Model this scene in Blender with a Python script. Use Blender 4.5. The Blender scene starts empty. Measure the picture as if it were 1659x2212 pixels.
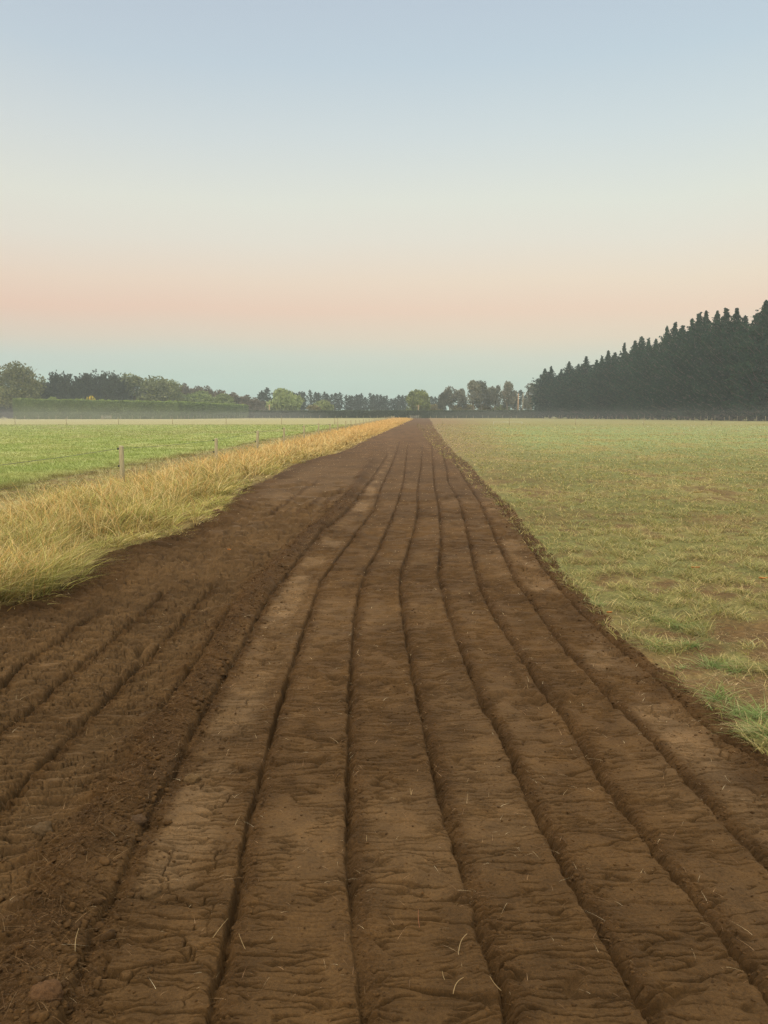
import bpy, math, random
import numpy as np
R = math.radians
rs = np.random.RandomState(11)
random.seed(5)
sc = bpy.context.scene
C = sc.collection

# ---------------------------------------------------------------- camera
W0, H0, HZ = 1659.0, 2212.0, 895.0      # traced frame, horizon row
CAMH = 1.6
PITCH = math.atan((H0 / 2 - HZ) / W0)
cd = bpy.data.cameras.new('camera'); cam = bpy.data.objects.new('camera', cd); C.objects.link(cam)
cd.sensor_fit = 'HORIZONTAL'; cd.sensor_width = 36; cd.lens = 36
cd.clip_start = 0.05; cd.clip_end = 6000
cam.location = (0, 0, CAMH); cam.rotation_euler = (math.pi / 2 - PITCH, 0, 0)
sc.camera = cam

# ---------------------------------------------------------------- light and sky
def lin(c):
    return tuple(((v / 255) / 12.92 if v <= 10 else ((v / 255 + .055) / 1.055) ** 2.4) for v in c)
SUN_AZ = 205      # compass-like: 0 = +Y, behind the camera and to the left
SUN_EL = 56
sd = bpy.data.lights.new('sun', 'SUN'); so = bpy.data.objects.new('sun', sd); C.objects.link(so)
sd.energy = 1.5; sd.angle = R(34); sd.color = (1.0, .91, .77)
so.rotation_euler = (R(90 - SUN_EL), 0, R(180 - SUN_AZ))
w = bpy.data.worlds.new('World'); sc.world = w; w.use_nodes = True
nt = w.node_tree; nt.nodes.clear()
def N(t, **k):
    n = nt.nodes.new(t)
    for a, b in k.items(): setattr(n, a, b)
    return n
def L(a, b): nt.links.new(a, b)
def math_(op, a, b=None, clamp=False):
    n = N('ShaderNodeMath', operation=op, use_clamp=clamp)
    for i, v in enumerate((a, b)):
        if v is None: continue
        if isinstance(v, (int, float)): n.inputs[i].default_value = v
        else: L(v, n.inputs[i])
    return n.outputs[0]
def ramp(fac, stops, interp='LINEAR'):
    n = N('ShaderNodeValToRGB'); cr = n.color_ramp; cr.interpolation = interp
    while len(cr.elements) < len(stops): cr.elements.new(.5)
    for e, (p, c) in zip(cr.elements, stops):
        e.position = p; e.color = (*c, 1)
    L(fac, n.inputs[0]); return n.outputs[0]
def mixc(fac, a, b, mode='MIX'):
    n = N('ShaderNodeMix', data_type='RGBA', blend_type=mode)
    for i, v in ((0, fac), (6, a), (7, b)):
        if isinstance(v, (int, float)): n.inputs[i].default_value = v
        elif isinstance(v, tuple): n.inputs[i].default_value = (*v, 1)
        else: L(v, n.inputs[i])
    return n.outputs[2]
tc = N('ShaderNodeTexCoord'); sep = N('ShaderNodeSeparateXYZ'); L(tc.outputs['Generated'], sep.inputs[0])
el = math_('MULTIPLY', math_('ARCSINE', sep.outputs[2]), 180 / math.pi)
wob = N('ShaderNodeTexNoise'); wob.inputs['Scale'].default_value = 2.2; wob.inputs['Detail'].default_value = 2; L(tc.outputs['Generated'], wob.inputs[0])
el2 = math_('ADD', el, math_('MULTIPLY', math_('SUBTRACT', wob.outputs[0], .5), 2.0))
f = math_('MULTIPLY', el2, 1 / 90)
def P_(d): return max(0, d) / 90
def stops(rows): return [(P_(e), lin(c)) for e, c in rows]
left = [(0, (176, 203, 196)), (2.2, (175, 203, 197)), (3.9, (188, 203, 198)), (5.2, (209, 197, 185)), (7.2, (227, 189, 171)), (9.2, (228, 201, 182)),
        (12, (223, 213, 199)), (14.5, (221, 218, 205)), (18.7, (207, 211, 210)), (23, (190, 201, 210)), (27, (183, 193, 205)), (60, (140, 160, 195))]
right = [(0, (188, 206, 190)), (2.2, (188, 206, 194)), (3.9, (203, 203, 191)), (5.2, (219, 201, 183)), (7.2, (228, 197, 177)), (9.2, (228, 207, 185)),
         (12, (222, 213, 198)), (14.5, (217, 217, 204)), (18.7, (202, 211, 211)), (23, (186, 201, 210)), (27, (180, 193, 206)), (60, (140, 160, 195))]
azf = math_('ADD', math_('MULTIPLY', sep.outputs[0], .9), .5, True)
base = mixc(azf, ramp(f, stops(left)), ramp(f, stops(right)))
# dawn glow low in the sky behind the camera
back = math_('MULTIPLY', sep.outputs[1], -1, True)
glow = math_('MULTIPLY', math_('POWER', back, 1.4), math_('SUBTRACT', 1.0, math_('MULTIPLY', sep.outputs[2], .8), True))
sky = N('ShaderNodeTexSky', sky_type='NISHITA'); sky.sun_disc = False
sky.sun_elevation = R(4); sky.sun_rotation = R(SUN_AZ); sky.dust_density = 3
tot = mixc(1.0, base, mixc(1.0, glow, (1.1, .9, .62), 'MULTIPLY'), 'ADD')
high = math_('MULTIPLY', math_('SUBTRACT', sep.outputs[2], .48), 1.9, True)      # the bright upper dome
tot = mixc(1.0, tot, mixc(1.0, high, (2.6, 2.35, 1.95), 'MULTIPLY'), 'ADD')
tot = mixc(.06, tot, sky.outputs[0])
bg = N('ShaderNodeBackground'); L(tot, bg.inputs[0]); bg.inputs[1].default_value = 1.0
wo = N('ShaderNodeOutputWorld'); L(bg.outputs[0], wo.inputs[0])
sc.view_settings.view_transform = 'Standard'; sc.view_settings.look = 'None'
sc.view_settings.exposure = 0; sc.view_settings.gamma = 1
sc.cycles.use_denoising = True; sc.cycles.denoiser = 'OPENIMAGEDENOISE'; sc.cycles.denoising_prefilter = 'NONE'; sc.cycles.use_adaptive_sampling = False
sc.cycles.max_bounces = 6; sc.cycles.diffuse_bounces = 4; sc.cycles.glossy_bounces = 1
sc.cycles.transmission_bounces = 2; sc.cycles.volume_bounces = 0; sc.cycles.transparent_max_bounces = 8

# ---------------------------------------------------------------- helpers
cp, sp = math.cos(PITCH), math.sin(PITCH)
def G(px, py):
    """ground point under a traced position"""
    dx = (px - W0 / 2) / W0; dy = (H0 / 2 - py) / W0
    d = np.array([dx, cp + dy * sp, dy * cp - sp])
    t = CAMH / -d[2]
    return d[0] * t, d[1] * t
def AT(px, dist):
    return (px - W0 / 2) / W0 * dist * 1.0
def HT(py, dist):
    return CAMH + (HZ - py) / W0 * dist
def smooth(a, b, x):
    t = np.clip((x - a) / (b - a), 0, 1); return t * t * (3 - 2 * t)
def hsh(ix, iy, seed):
    h = (ix.astype(np.int64) * 374761393 + iy.astype(np.int64) * 668265263 + seed * 982451653) & 0xffffffff
    h = ((h ^ (h >> 13)) * 1274126177) & 0xffffffff
    h = ((h ^ (h >> 16)) * 2246822519) & 0xffffffff
    return ((h ^ (h >> 15)) & 0xffffff) / float(0xffffff)
def pn(x, y, seed=0):
    xi = np.floor(x); yi = np.floor(y); fx = x - xi; fy = y - yi
    u = fx * fx * fx * (fx * (fx * 6 - 15) + 10); v = fy * fy * fy * (fy * (fy * 6 - 15) + 10)
    def g(i, j):
        a = hsh(xi + i, yi + j, seed) * 6.2831853
        return np.cos(a) * (fx - i) + np.sin(a) * (fy - j)
    a = g(0, 0); b = g(1, 0); c = g(0, 1); d = g(1, 1)
    a = a + (b - a) * u; c = c + (d - c) * u
    return (a + (c - a) * v) * 1.4
def fbm(x, y, o=3, seed=0):
    s = 0; a = 1
    for i in range(o):
        s = s + a * pn(x, y, seed + i * 7); x = x * 2.03 + 3.1; y = y * 2.03 + 1.7; a *= .5
    return s
def voro(x, y, seed):
    xi = np.floor(x); yi = np.floor(y)
    f1 = np.full(x.shape, 9.); f2 = np.full(x.shape, 9.); idv = np.zeros(x.shape)
    for i in (-1, 0, 1):
        for j in (-1, 0, 1):
            cx = xi + i; cy = yi + j
            r1 = hsh(cx, cy, seed); d = np.hypot(cx + r1 - x, cy + hsh(cx, cy, seed + 1) - y)
            nw = d < f1
            f2 = np.where(nw, f1, np.minimum(f2, d)); idv = np.where(nw, r1, idv); f1 = np.where(nw, d, f1)
    return f2 - f1, idv

def mk_mesh(name, v, quads=None, tris=None, col=None, extra=None, smooth_=False):
    me = bpy.data.meshes.new(name)
    v = np.asarray(v, dtype=np.float32); nq = 0 if quads is None else len(quads); ntr = 0 if tris is None else len(tris)
    me.vertices.add(len(v)); me.vertices.foreach_set('co', v.ravel())
    parts = []; tot = []
    if nq: parts.append(np.asarray(quads).ravel()); tot.append(np.full(nq, 4))
    if ntr: parts.append(np.asarray(tris).ravel()); tot.append(np.full(ntr, 3))
    idx = np.concatenate(parts).astype(np.int32); tot = np.concatenate(tot).astype(np.int32)
    me.loops.add(len(idx)); me.loops.foreach_set('vertex_index', idx)
    me.polygons.add(len(tot)); st = np.zeros(len(tot), np.int32); st[1:] = np.cumsum(tot)[:-1]
    me.polygons.foreach_set('loop_start', st)
    try: me.polygons.foreach_set('loop_total', tot)
    except Exception: pass
    if smooth_: me.polygons.foreach_set('use_smooth', np.ones(len(tot), bool))
    for nm, c in (('Col', col), ('Mask', extra)):
        if c is None: continue
        a = me.color_attributes.new(nm, 'FLOAT_COLOR', 'POINT')
        cc = np.ones((len(v), 4), np.float32); cc[:, :3] = c
        a.data.foreach_set('color', cc.ravel())
    me.update(); me.validate()
    return me
def obj(name, me, mat=None, parent=None, loc=None):
    o = bpy.data.objects.new(name, me); C.objects.link(o)
    if mat is not None and not me.materials: me.materials.append(mat)
    if parent is not None: o.parent = parent
    if loc is not None: o.location = loc
    return o
def tag(o, label=None, cat=None, group=None, kind=None):
    for k, v in (('label', label), ('category', cat), ('group', group), ('kind', kind)):
        if v: o[k] = v
    return o
def thing(name, label, cat, loc, group=None, rz=0):
    o = bpy.data.objects.new(name, None); C.objects.link(o); o.location = loc; o.rotation_euler = (0, 0, rz)
    o.empty_display_size = .3
    return tag(o, label, cat, group)

class MB:
    """collects shapes with vertex colours into one mesh"""
    def __init__(s): s.v = []; s.q = []; s.t = []; s.c = []; s.n = 0
    def add(s, v, q=None, t=None, c=(1, 1, 1)):
        v = np.asarray(v, float); s.v.append(v)
        if q is not None and len(q): s.q.append(np.asarray(q) + s.n)
        if t is not None and len(t): s.t.append(np.asarray(t) + s.n)
        cc = np.asarray(c, float)
        if cc.ndim == 1: cc = np.tile(cc, (len(v), 1))
        s.c.append(cc); s.n += len(v)
    def tube(s, pts, rad, sides=6, c=(1, 1, 1)):
        pts = np.asarray(pts, float); n = len(pts)
        tan = np.gradient(pts, axis=0); tan /= np.linalg.norm(tan, axis=1)[:, None] + 1e-9
        ref = np.array([0.3, .2, 1.]) if abs(tan[0][2]) < .8 else np.array([1., .2, 0])
        V = []
        for i in range(n):
            a = np.cross(tan[i], ref); a /= np.linalg.norm(a); b = np.cross(tan[i], a)
            for k in range(sides):
                t = 2 * math.pi * k / sides
                V.append(pts[i] + rad[i] * (math.cos(t) * a + math.sin(t) * b))
        Q = [(i * sides + k, i * sides + (k + 1) % sides, (i + 1) * sides + (k + 1) % sides, (i + 1) * sides + k) for i in range(n - 1) for k in range(sides)]
        V.append(pts[0]); V.append(pts[-1]); m = n * sides
        T = [(m, (k + 1) % sides, k) for k in range(sides)] + [(m + 1, (n - 1) * sides + k, (n - 1) * sides + (k + 1) % sides) for k in range(sides)]
        s.add(V, Q, T, c)
    def box(s, c, d, col=(1, 1, 1)):
        x, y, z = c; a, b, h = d[0] / 2, d[1] / 2, d[2] / 2
        V = [(x + i * a, y + j * b, z + k * h) for k in (-1, 1) for j in (-1, 1) for i in (-1, 1)]
        Q = [(0, 2, 3, 1), (4, 5, 7, 6), (0, 1, 5, 4), (2, 6, 7, 3), (0, 4, 6, 2), (1, 3, 7, 5)]
        s.add(V, Q, None, col)
    def leaves(s, cen, size, col, rng, flat=0., elong=1.):
        n = len(cen); a = rng.normal(size=(n, 3)); a /= np.linalg.norm(a, axis=1)[:, None]
        b = np.cross(a, rng.normal(size=(n, 3))); b /= np.linalg.norm(b, axis=1)[:, None]
        if elong > 1: a[:, :2] *= .45; a /= np.linalg.norm(a, axis=1)[:, None]
        sz = np.broadcast_to(size, (n,))[:, None]
        A = a * sz * elong; B = b * sz * .75
        V = np.stack([cen - A, cen - B * .8 + A * .1, cen + A, cen + B], 1).reshape(-1, 3)
        Q = np.arange(n * 4).reshape(n, 4)
        s.add(V, Q, None, np.repeat(col, 4, axis=0))
    def mesh(s, name, smooth_=False):
        return mk_mesh(name, np.concatenate(s.v), np.concatenate(s.q) if s.q else None, np.concatenate(s.t) if s.t else None, np.concatenate(s.c), None, smooth_)
    def build(s, name, mat, parent=None, loc=None, smooth_=False):
        return obj(name, s.mesh(name, smooth_), mat, parent, loc)

# ---------------------------------------------------------------- materials
def material(name):
    global nt
    m = bpy.data.materials.new(name); m.use_nodes = True; nt = m.node_tree; nt.nodes.clear(); return m
def attr(nm):
    n = N('ShaderNodeVertexColor'); n.layer_name = nm; return n.outputs[0]
def out(sh, vol=None):
    o = N('ShaderNodeOutputMaterial')
    if sh is not None: L(sh, o.inputs[0])
    if vol is not None: L(vol, o.inputs[1])
def noise(scale, detail=3, coord=None, rough=.6):
    n = N('ShaderNodeTexNoise'); n.inputs['Scale'].default_value = scale; n.inputs['Detail'].default_value = detail; n.inputs['Roughness'].default_value = rough
    if coord is None:
        g = N('ShaderNodeNewGeometry'); coord = g.outputs['Position']
    L(coord, n.inputs[0]); return n.outputs[0]
def foliage_mat(name, trans=.25, vary=.3, rough=.75):
    m = material(name)
    oi = N('ShaderNodeObjectInfo')
    k = math_('ADD', math_('MULTIPLY', oi.outputs['Random'], vary), 1 - vary / 2)
    c = mixc(1.0, attr('Col'), k, 'MULTIPLY')
    p = N('ShaderNodeBsdfDiffuse'); L(c, p.inputs[0])
    t = N('ShaderNodeBsdfTranslucent'); L(c, t.inputs[0])
    mx = N('ShaderNodeMixShader'); mx.inputs[0].default_value = trans; L(p.outputs[0], mx.inputs[1]); L(t.outputs[0], mx.inputs[2])
    out(mx.outputs[0]); return m
M_LEAF = foliage_mat('leaf_foliage', .25, .5)
M_GRASS = foliage_mat('grass_blades', .3, 0)
def wood_mat(name, scale):
    m = material(name)
    tcn = N('ShaderNodeTexCoord')
    mp = N('ShaderNodeMapping'); mp.inputs['Scale'].default_value = (scale, scale, scale * .08); L(tcn.outputs['Object'], mp.inputs[0])
    n = noise(1, 5, mp.outputs[0])
    c = mixc(1.0, attr('Col'), ramp(n, [(.3, (.62, .6, .55)), (.7, (1.15, 1.12, 1.05))]), 'MULTIPLY')
    b = N('ShaderNodeBsdfPrincipled'); b.inputs['Roughness'].default_value = .85; L(c, b.inputs['Base Color'])
    bp = N('ShaderNodeBump'); bp.inputs['Strength'].default_value = .5; bp.inputs['Distance'].default_value = .01; L(n, bp.inputs['Height']); L(bp.outputs[0], b.inputs['Normal'])
    out(b.outputs[0]); return m
M_WOOD = wood_mat('weathered_wood', 60)
M_BARK = wood_mat('tree_bark', 6)
def plain(name, col, rough=.6, metal=0):
    m = material(name); b = N('ShaderNodeBsdfPrincipled')
    n = noise(40, 3); c = mixc(1.0, col, ramp(n, [(.3, (.8, .8, .8)), (.7, (1.1, 1.1, 1.1))]), 'MULTIPLY')
    L(c, b.inputs['Base Color']); b.inputs['Roughness'].default_value = rough; b.inputs['Metallic'].default_value = metal
    out(b.outputs[0]); return m
M_WIRE = plain('fence_wire', (.10, .10, .09), .5, .6)
M_BLACK = plain('black_plastic', (.015, .015, .015), .5)

def soil_mat():
    m = material('tilled_soil')
    g = N('ShaderNodeNewGeometry'); pos = g.outputs['Position']
    c = attr('Col')
    n1 = noise(7, 5, pos); n2 = noise(90, 4, pos, .7); n3 = noise(420, 3, pos, .7)
    c = mixc(1.0, c, ramp(n1, [(.3, (.80, .80, .80)), (.7, (1.2, 1.18, 1.14))]), 'MULTIPLY')
    c = mixc(1.0, c, ramp(n2, [(.3, (.72, .72, .72)), (.72, (1.28, 1.24, 1.18))]), 'MULTIPLY')
    c = mixc(1.0, c, ramp(n3, [(.3, (.66, .66, .66)), (.75, (1.42, 1.36, 1.28))]), 'MULTIPLY')
    b = N('ShaderNodeBsdfPrincipled'); b.inputs['Roughness'].default_value = .8; b.inputs['Specular IOR Level'].default_value = .08
    b.inputs['Diffuse Roughness'].default_value = .8
    L(c, b.inputs['Base Color'])
    h = math_('ADD', math_('MULTIPLY', n2, .6), math_('MULTIPLY', n3, .25))
    bp = N('ShaderNodeBump'); bp.inputs['Strength'].default_value = .8; bp.inputs['Distance'].default_value = .008; L(h, bp.inputs['Height']); L(bp.outputs[0], b.inputs['Normal'])
    out(b.outputs[0]); return m
M_SOIL = soil_mat()
def field_mat(far=False):
    m = material('grass_ground_far' if far else 'grass_ground')
    g = N('ShaderNodeNewGeometry'); pos = g.outputs['Position']
    c = attr('Col') if not far else None
    if far:
        rgb = N('ShaderNodeRGB'); rgb.outputs[0].default_value = (.16, .15, .07, 1); c = rgb.outputs[0]
    n1 = noise(2.2, 5, pos, .65); n2 = noise(24, 4, pos, .7)
    c = mixc(1.0, c, ramp(n1, [(.32, (.80, .82, .82)), (.68, (1.2, 1.17, 1.1))]), 'MULTIPLY')
    c = mixc(1.0, c, ramp(n2, [(.32, (.68, .7, .7)), (.7, (1.32, 1.28, 1.18))]), 'MULTIPLY')
    b = N('ShaderNodeBsdfPrincipled'); b.inputs['Roughness'].default_value = .95; b.inputs['Specular IOR Level'].default_value = .1
    L(c, b.inputs['Base Color'])
    h = math_('ADD', math_('MULTIPLY', n1, .2), math_('MULTIPLY', n2, .5))
    bp = N('ShaderNodeBump'); bp.inputs['Strength'].default_value = .7; bp.inputs['Distance'].default_value = .04; L(h, bp.inputs['Height']); L(bp.outputs[0], b.inputs['Normal'])
    out(b.outputs[0]); return m
M_FIELD = field_mat(); M_FAR = field_mat(True)

# ---------------------------------------------------------------- layout curves (x as a function of y on the ground)
def curve(pts):
    a = np.array([G(*p) for p in pts]); o = np.argsort(a[:, 1]); return a[o]
def cx(cv, y):
    return np.interp(y, cv[:, 1], cv[:, 0])
RE = curve([(1860, 1820), (1760, 1735), (1656, 1632), (1586, 1568), (1519, 1518), (1453, 1462), (1393, 1411), (1336, 1365), (1279, 1298), (1219, 1244), (1193, 1201), (1142, 1147), (1099, 1088), (1049, 1045), (1014, 1003), (980, 978), (957, 949), (941, 927), (931, 909), (926, 903)])
LE = curve([(-300, 1362), (-120, 1330), (0, 1312), (40, 1302), (117, 1272), (180, 1242), (213, 1202), (267, 1185), (350, 1162), (417, 1138), (467, 1112), (500, 1082), (527, 1056), (591, 1029), (634, 1006), (674, 992), (727, 980), (761, 966), (788, 952), (838, 929), (886, 908), (893, 903)])
g1 = [(440, 2230), (450, 2196), (477, 2063), (500, 1963), (533, 1780), (570, 1648), (596, 1545), (620, 1471), (646, 1385), (666, 1325), (692, 1250), (744, 1182), (808, 1096), (824, 1049), (844, 1009), (854, 982), (862, 955)]
g2 = [(786, 2230), (783, 2196), (773, 2096), (760, 1996), (750, 1813), (751, 1646), (753, 1498), (760, 1415), (765, 1332), (774, 1278), (794, 1222), (814, 1189), (844, 1122), (864, 1069), (873, 1026), (877, 986), (882, 955)]
g3 = [(1098, 2230), (1093, 2196), (1073, 2113), (1036, 2013), (1013, 1930), (983, 1846), (953, 1746), (933, 1663), (916, 1582), (896, 1498), (880, 1405), (870, 1338), (863, 1275), (866, 1231), (878, 1196), (894, 1142), (902, 1102), (901, 1056), (909, 1006), (912, 960)]
g4 = [(1412, 2230), (1406, 2200), (1366, 2129), (1313, 2040), (1266, 1963), (1226, 1896), (1193, 1830), (1156, 1756), (1116, 1673), (1083, 1598), (1046, 1541), (1019, 1475), (996, 1411), (976, 1351), (957, 1291), (946, 1242), (952, 1162), (948, 1100), (938, 1050), (935, 1008), (932, 960)]
g5 = [(1790, 2330), (1656, 2146), (1583, 2056), (1549, 2006), (1489, 1933), (1440, 1879), (1393, 1813), (1339, 1746), (1292, 1676), (1256, 1617), (1219, 1558), (1173, 1505), (1139, 1445), (1109, 1398), (1072, 1341), (1037, 1275), (1022, 1220), (1016, 1185), (1006, 1136), (991, 1082), (968, 1042), (964, 1016), (955, 975)]
g6 = [(1850, 2080), (1656, 1879), (1589, 1809), (1533, 1749), (1473, 1683), (1416, 1619), (1393, 1592), (1346, 1545), (1296, 1491), (1266, 1452), (1219, 1402), (1183, 1355), (1156, 1315), (1126, 1275), (1110, 1254), (1080, 1182), (1060, 1139), (1037, 1088), (998, 1026), (975, 985)]
g7 = [(1850, 1810), (1720, 1715), (1650, 1660), (1579, 1615), (1506, 1561), (1446, 1498), (1416, 1468), (1346, 1408), (1302, 1368), (1253, 1322), (1213, 1281), (1173, 1231), (1156, 1198), (1126, 1154), (1100, 1115), (1068, 1077), (1030, 1035)]
g0 = [(130, 2230), (160, 2146), (200, 2013), (253, 1913), (300, 1813), (350, 1713), (377, 1669), (417, 1582), (450, 1525), (477, 1475), (520, 1400), (555, 1330), (584, 1279), (648, 1202), (694, 1149), (744, 1109), (781, 1062), (811, 1022), (835, 985)]
l1 = [(-200, 1640), (0, 1475), (60, 1418), (133, 1372), (187, 1328)]
l2 = [(-150, 1690), (7, 1565), (67, 1525), (113, 1481), (167, 1438), (213, 1402), (263, 1351), (300, 1322), (347, 1278)]
l3 = [(-60, 1800), (20, 1715), (93, 1642), (133, 1605), (187, 1548), (227, 1508), (267, 1462), (320, 1418), (367, 1365), (400, 1318), (443, 1268)]
l4 = [(353, 1532), (440, 1411), (473, 1358), (500, 1308)]
l5 = [(584, 1105), (640, 1066), (678, 1043)]
l6 = [(638, 1102), (670, 1085), (695, 1069)]
l7 = [(678, 1105), (710, 1075), (735, 1056)]
RIDGE = curve([(-40, 2330), (20, 2212), (83, 2030), (133, 1896), (200, 1790), (290, 1690), (370, 1560), (443, 1448), (500, 1341), (560, 1255), (655, 1165), (720, 1112), (770, 1050), (800, 1000)])
GR = [(curve(p), s, w_) for p, s, w_ in ((g1, 1.0, 1), (g2, 1., 1), (g3, 1., 1), (g4, 1.1, 1.1), (g5, 1.1, 1.1), (g6, .95, 1), (g7, .9, .9), (g0, .9, 1.2), (l1, 1., 1.2), (l2, 1.05, 1.2), (l3, 1.1, 1.2), (l4, .8, 1), (l5, .5, .8), (l6, .5, .8), (l7, .5, .8))]
def fence_x(y): return -6.0 + .0335 * y

# pads and hoof marks pressed into the soil
PR = []
for ox, oy, lst in ((600, 1300, [(380, 800), (500, 812), (540, 850), (690, 845), (770, 825), (880, 850), (940, 900), (1130, 885), (1330, 900), (1390, 940), (1545, 935), (1630, 925), (410, 600), (460, 610)]),
                    (1200, 1300, [(90, 925), (170, 975), (290, 940), (385, 955), (440, 915), (540, 940), (650, 1000), (610, 870)]),
                    (0, 1300, [(860, 515), (930, 465), (750, 605), (740, 660), (660, 745), (760, 745), (940, 780), (1170, 680), (480, 1090), (900, 1290)])):
    for a, b in lst: PR.append(G((ox + a * .3617) * .9217, (oy + b * .3617) * .9217))

def soil_height(X, Y, rowstep):
    """height in metres, loose-crumb mask, dry-skin mask"""
    fade = lambda wl: smooth(.45, 1.3, wl / np.maximum(rowstep, 1e-4))
    h = .030 * pn(X * .45, Y * .35, 1) + .012 * pn(X * 1.3, Y * 1.1, 2)
    xr = cx(RIDGE, Y)
    leftz = smooth(.05, -.10, X - xr) * smooth(30, 18, Y)       # torn strip on the left
    g7x = cx(GR[6][0], Y); g6x = cx(GR[5][0], Y); g0x = cx(GR[7][0], Y); g1x = cx(GR[0][0], Y)
    dry = smooth(-.22, .05, X - g7x + .28) * smooth(.03, -.03, X - g7x)
    dry = np.maximum(dry, smooth(.02, .09, X - g0x) * smooth(-.04, -.16, X - g1x))
    patch = smooth(-.15, .35, pn(X * 1.7, Y * 1.1, 5) + .3 * pn(X * 6, Y * 6, 6))
    dry = dry * patch
    for px_, py_, rx_, ry_ in ((600, 1085, .9, 1.8), (520, 1135, .6, .9), (430, 1385, .35, .35), (1560, 1700, .3, .3)):
        bx, by = G(px_, py_); dry = np.maximum(dry, .9 * np.exp(-(((X - bx) / rx_) ** 2 + ((Y - by) / ry_) ** 2) ** 1.4) * smooth(-.6, .1, pn(X * 2.5, Y * 2, 7)))
    dry = np.maximum(dry, .35 * smooth(.1, .5, pn(X * 1.1, Y * .9, 8)))
    for px_, py_, rr_, hh_ in ((880, 1870, .10, .022), (400, 1760, .09, .018), (1100, 2165, .10, .02), (560, 1460, .10, .012), (330, 1840, .10, .02), (1230, 2060, .12, .012), (150, 1900, .2, .02)):
        bx, by = G(px_, py_); h = h + hh_ * np.exp(-(((X - bx) / rr_) ** 2 + ((Y - by) / (rr_ * .8)) ** 2) ** 1.3)
    # crumbly band
    wr = .13 + .05 * pn(Y * 1.4, Y * 0, 9)
    dr = (X - xr) + .05 * pn(X * 4, Y * 4, 10)
    crumb = np.exp(-(dr / wr) ** 2) * smooth(45, 20, Y)
    edge_r = cx(RE, Y); dre = edge_r - X
    crumb = np.maximum(crumb, np.exp(-((dre - .10) / .12) ** 2) * .7)
    dle = X - cx(LE, Y)
    crumb = np.maximum(crumb, np.exp(-((dle - .15) / .3) ** 2) * .8)
    h = h + .062 * np.exp(-(dr / .14) ** 2) * smooth(45, 20, Y) + .014 * np.exp(-((dre - .08) / .10) ** 2) + .03 * np.exp(-((dle - .12) / .15) ** 2)
    # rough turned patches
    rough = smooth(.25, .55, pn(X * .9, Y * 1.0, 12)) * leftz
    crumb = np.maximum(crumb, rough * .2)
    # transverse tearing
    wx = X + .04 * pn(X * 4, Y * 4, 20) + .010 * pn(X * 25, Y * 25, 21); wy = Y + .020 * pn(X * 2.5, Y * 5, 22) + .007 * pn(X * 14, Y * 20, 23) + .0035 * pn(X * 40, Y * 40, 24) + .0012 * pn(X * 110, Y * 110, 25)
    tear = np.zeros_like(X); crack = np.zeros_like(X)
    # single cracks running across the strips
    for fx, fy, amp, seed, th in ((.9, 5, 1.0, 30, .05), (1.6, 9, .9, 31, .0), (2.8, 17, .8, 32, -.05), (5, 34, .6, 37, -.05)):
        n = pn(wx * fx, wy * fy, seed)
        mk = smooth(th, th + .25, pn(X * fx * 1.3 + 11, Y * fy * .22, seed + 40)) * fade(.6 / fy)
        thin = np.maximum({5: .018, 9: .028, 17: .05, 34: .09}[fy], rowstep * fy * .75)
        tear += amp * .0016 * np.tanh(n / .03) * mk
        crack = np.maximum(crack, amp * np.exp(-(n / thin) ** 2) * mk)
    # overlapping flakes, strongest in the torn strip on the left
    for F, wf, amp, seed in ((10, 1.5, 1.0, 34), (21, 2.4, .75, 35), (42, 4.5, .4, 36)):
        ph = wy * F + 1.5 * pn(wx * wf * .6, Y * wf, seed) + .45 * pn(wx * wf * 2.4, Y * wf * 3, seed + 1)
        fr_ = ph - np.floor(ph); line = np.floor(ph)
        brk = pn(wx * wf * 1.1, line * 7.31, seed + 2)          # each flake tapers out along its line
        mk = smooth(-.22, .12, brk) * np.minimum(1, .22 * smooth(-.1, .5, pn(X * 1.6, Y * 1.2, seed + 5)) + .95 * leftz) * fade(1.0 / F)
        tear += mk * np.minimum(.16 / F, .012) * (.5 - fr_) * (.5 + 2.3 * leftz)
        d_ = np.minimum(fr_, 1 - fr_); wc = np.maximum(.0045 * F, rowstep * F * 1.25)
        crack = np.maximum(crack, smooth(.9, .4, wc) * amp * np.exp(-(d_ / wc) ** 2) * mk)
    h = h + tear - (.036 + .30 * np.minimum(rowstep, .08)) * crack * (1 + 2.6 * leftz) * (1 - .5 * crumb)
    # plates on the dry skin
    big = np.clip(smooth(.02, .09, X - g0x) * smooth(-.02, -.12, X - g1x) + smooth(-.4, -.2, X - g7x) * smooth(.02, -.02, X - g7x) + leftz * smooth(4.2, 2.6, Y), 0, 1) * smooth(16, 9, Y)
    fd, cid = voro(wx * 5.5 + .22 * pn(X * 14, Y * 14, 53) + .10 * pn(X * 40, Y * 40, 54), wy * 8 + .22 * pn(X * 15, Y * 15, 55) + .10 * pn(X * 42, Y * 42, 56), 50)
    h = h - .030 * smooth(.07, .0, fd) * big * (1 - crumb) * smooth(-.2, .1, pn(X * 3, Y * 3, 52)) + big * (cid - .5) * .012
    # tine slots
    groove = np.zeros_like(X); loose = np.zeros_like(X)
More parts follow.
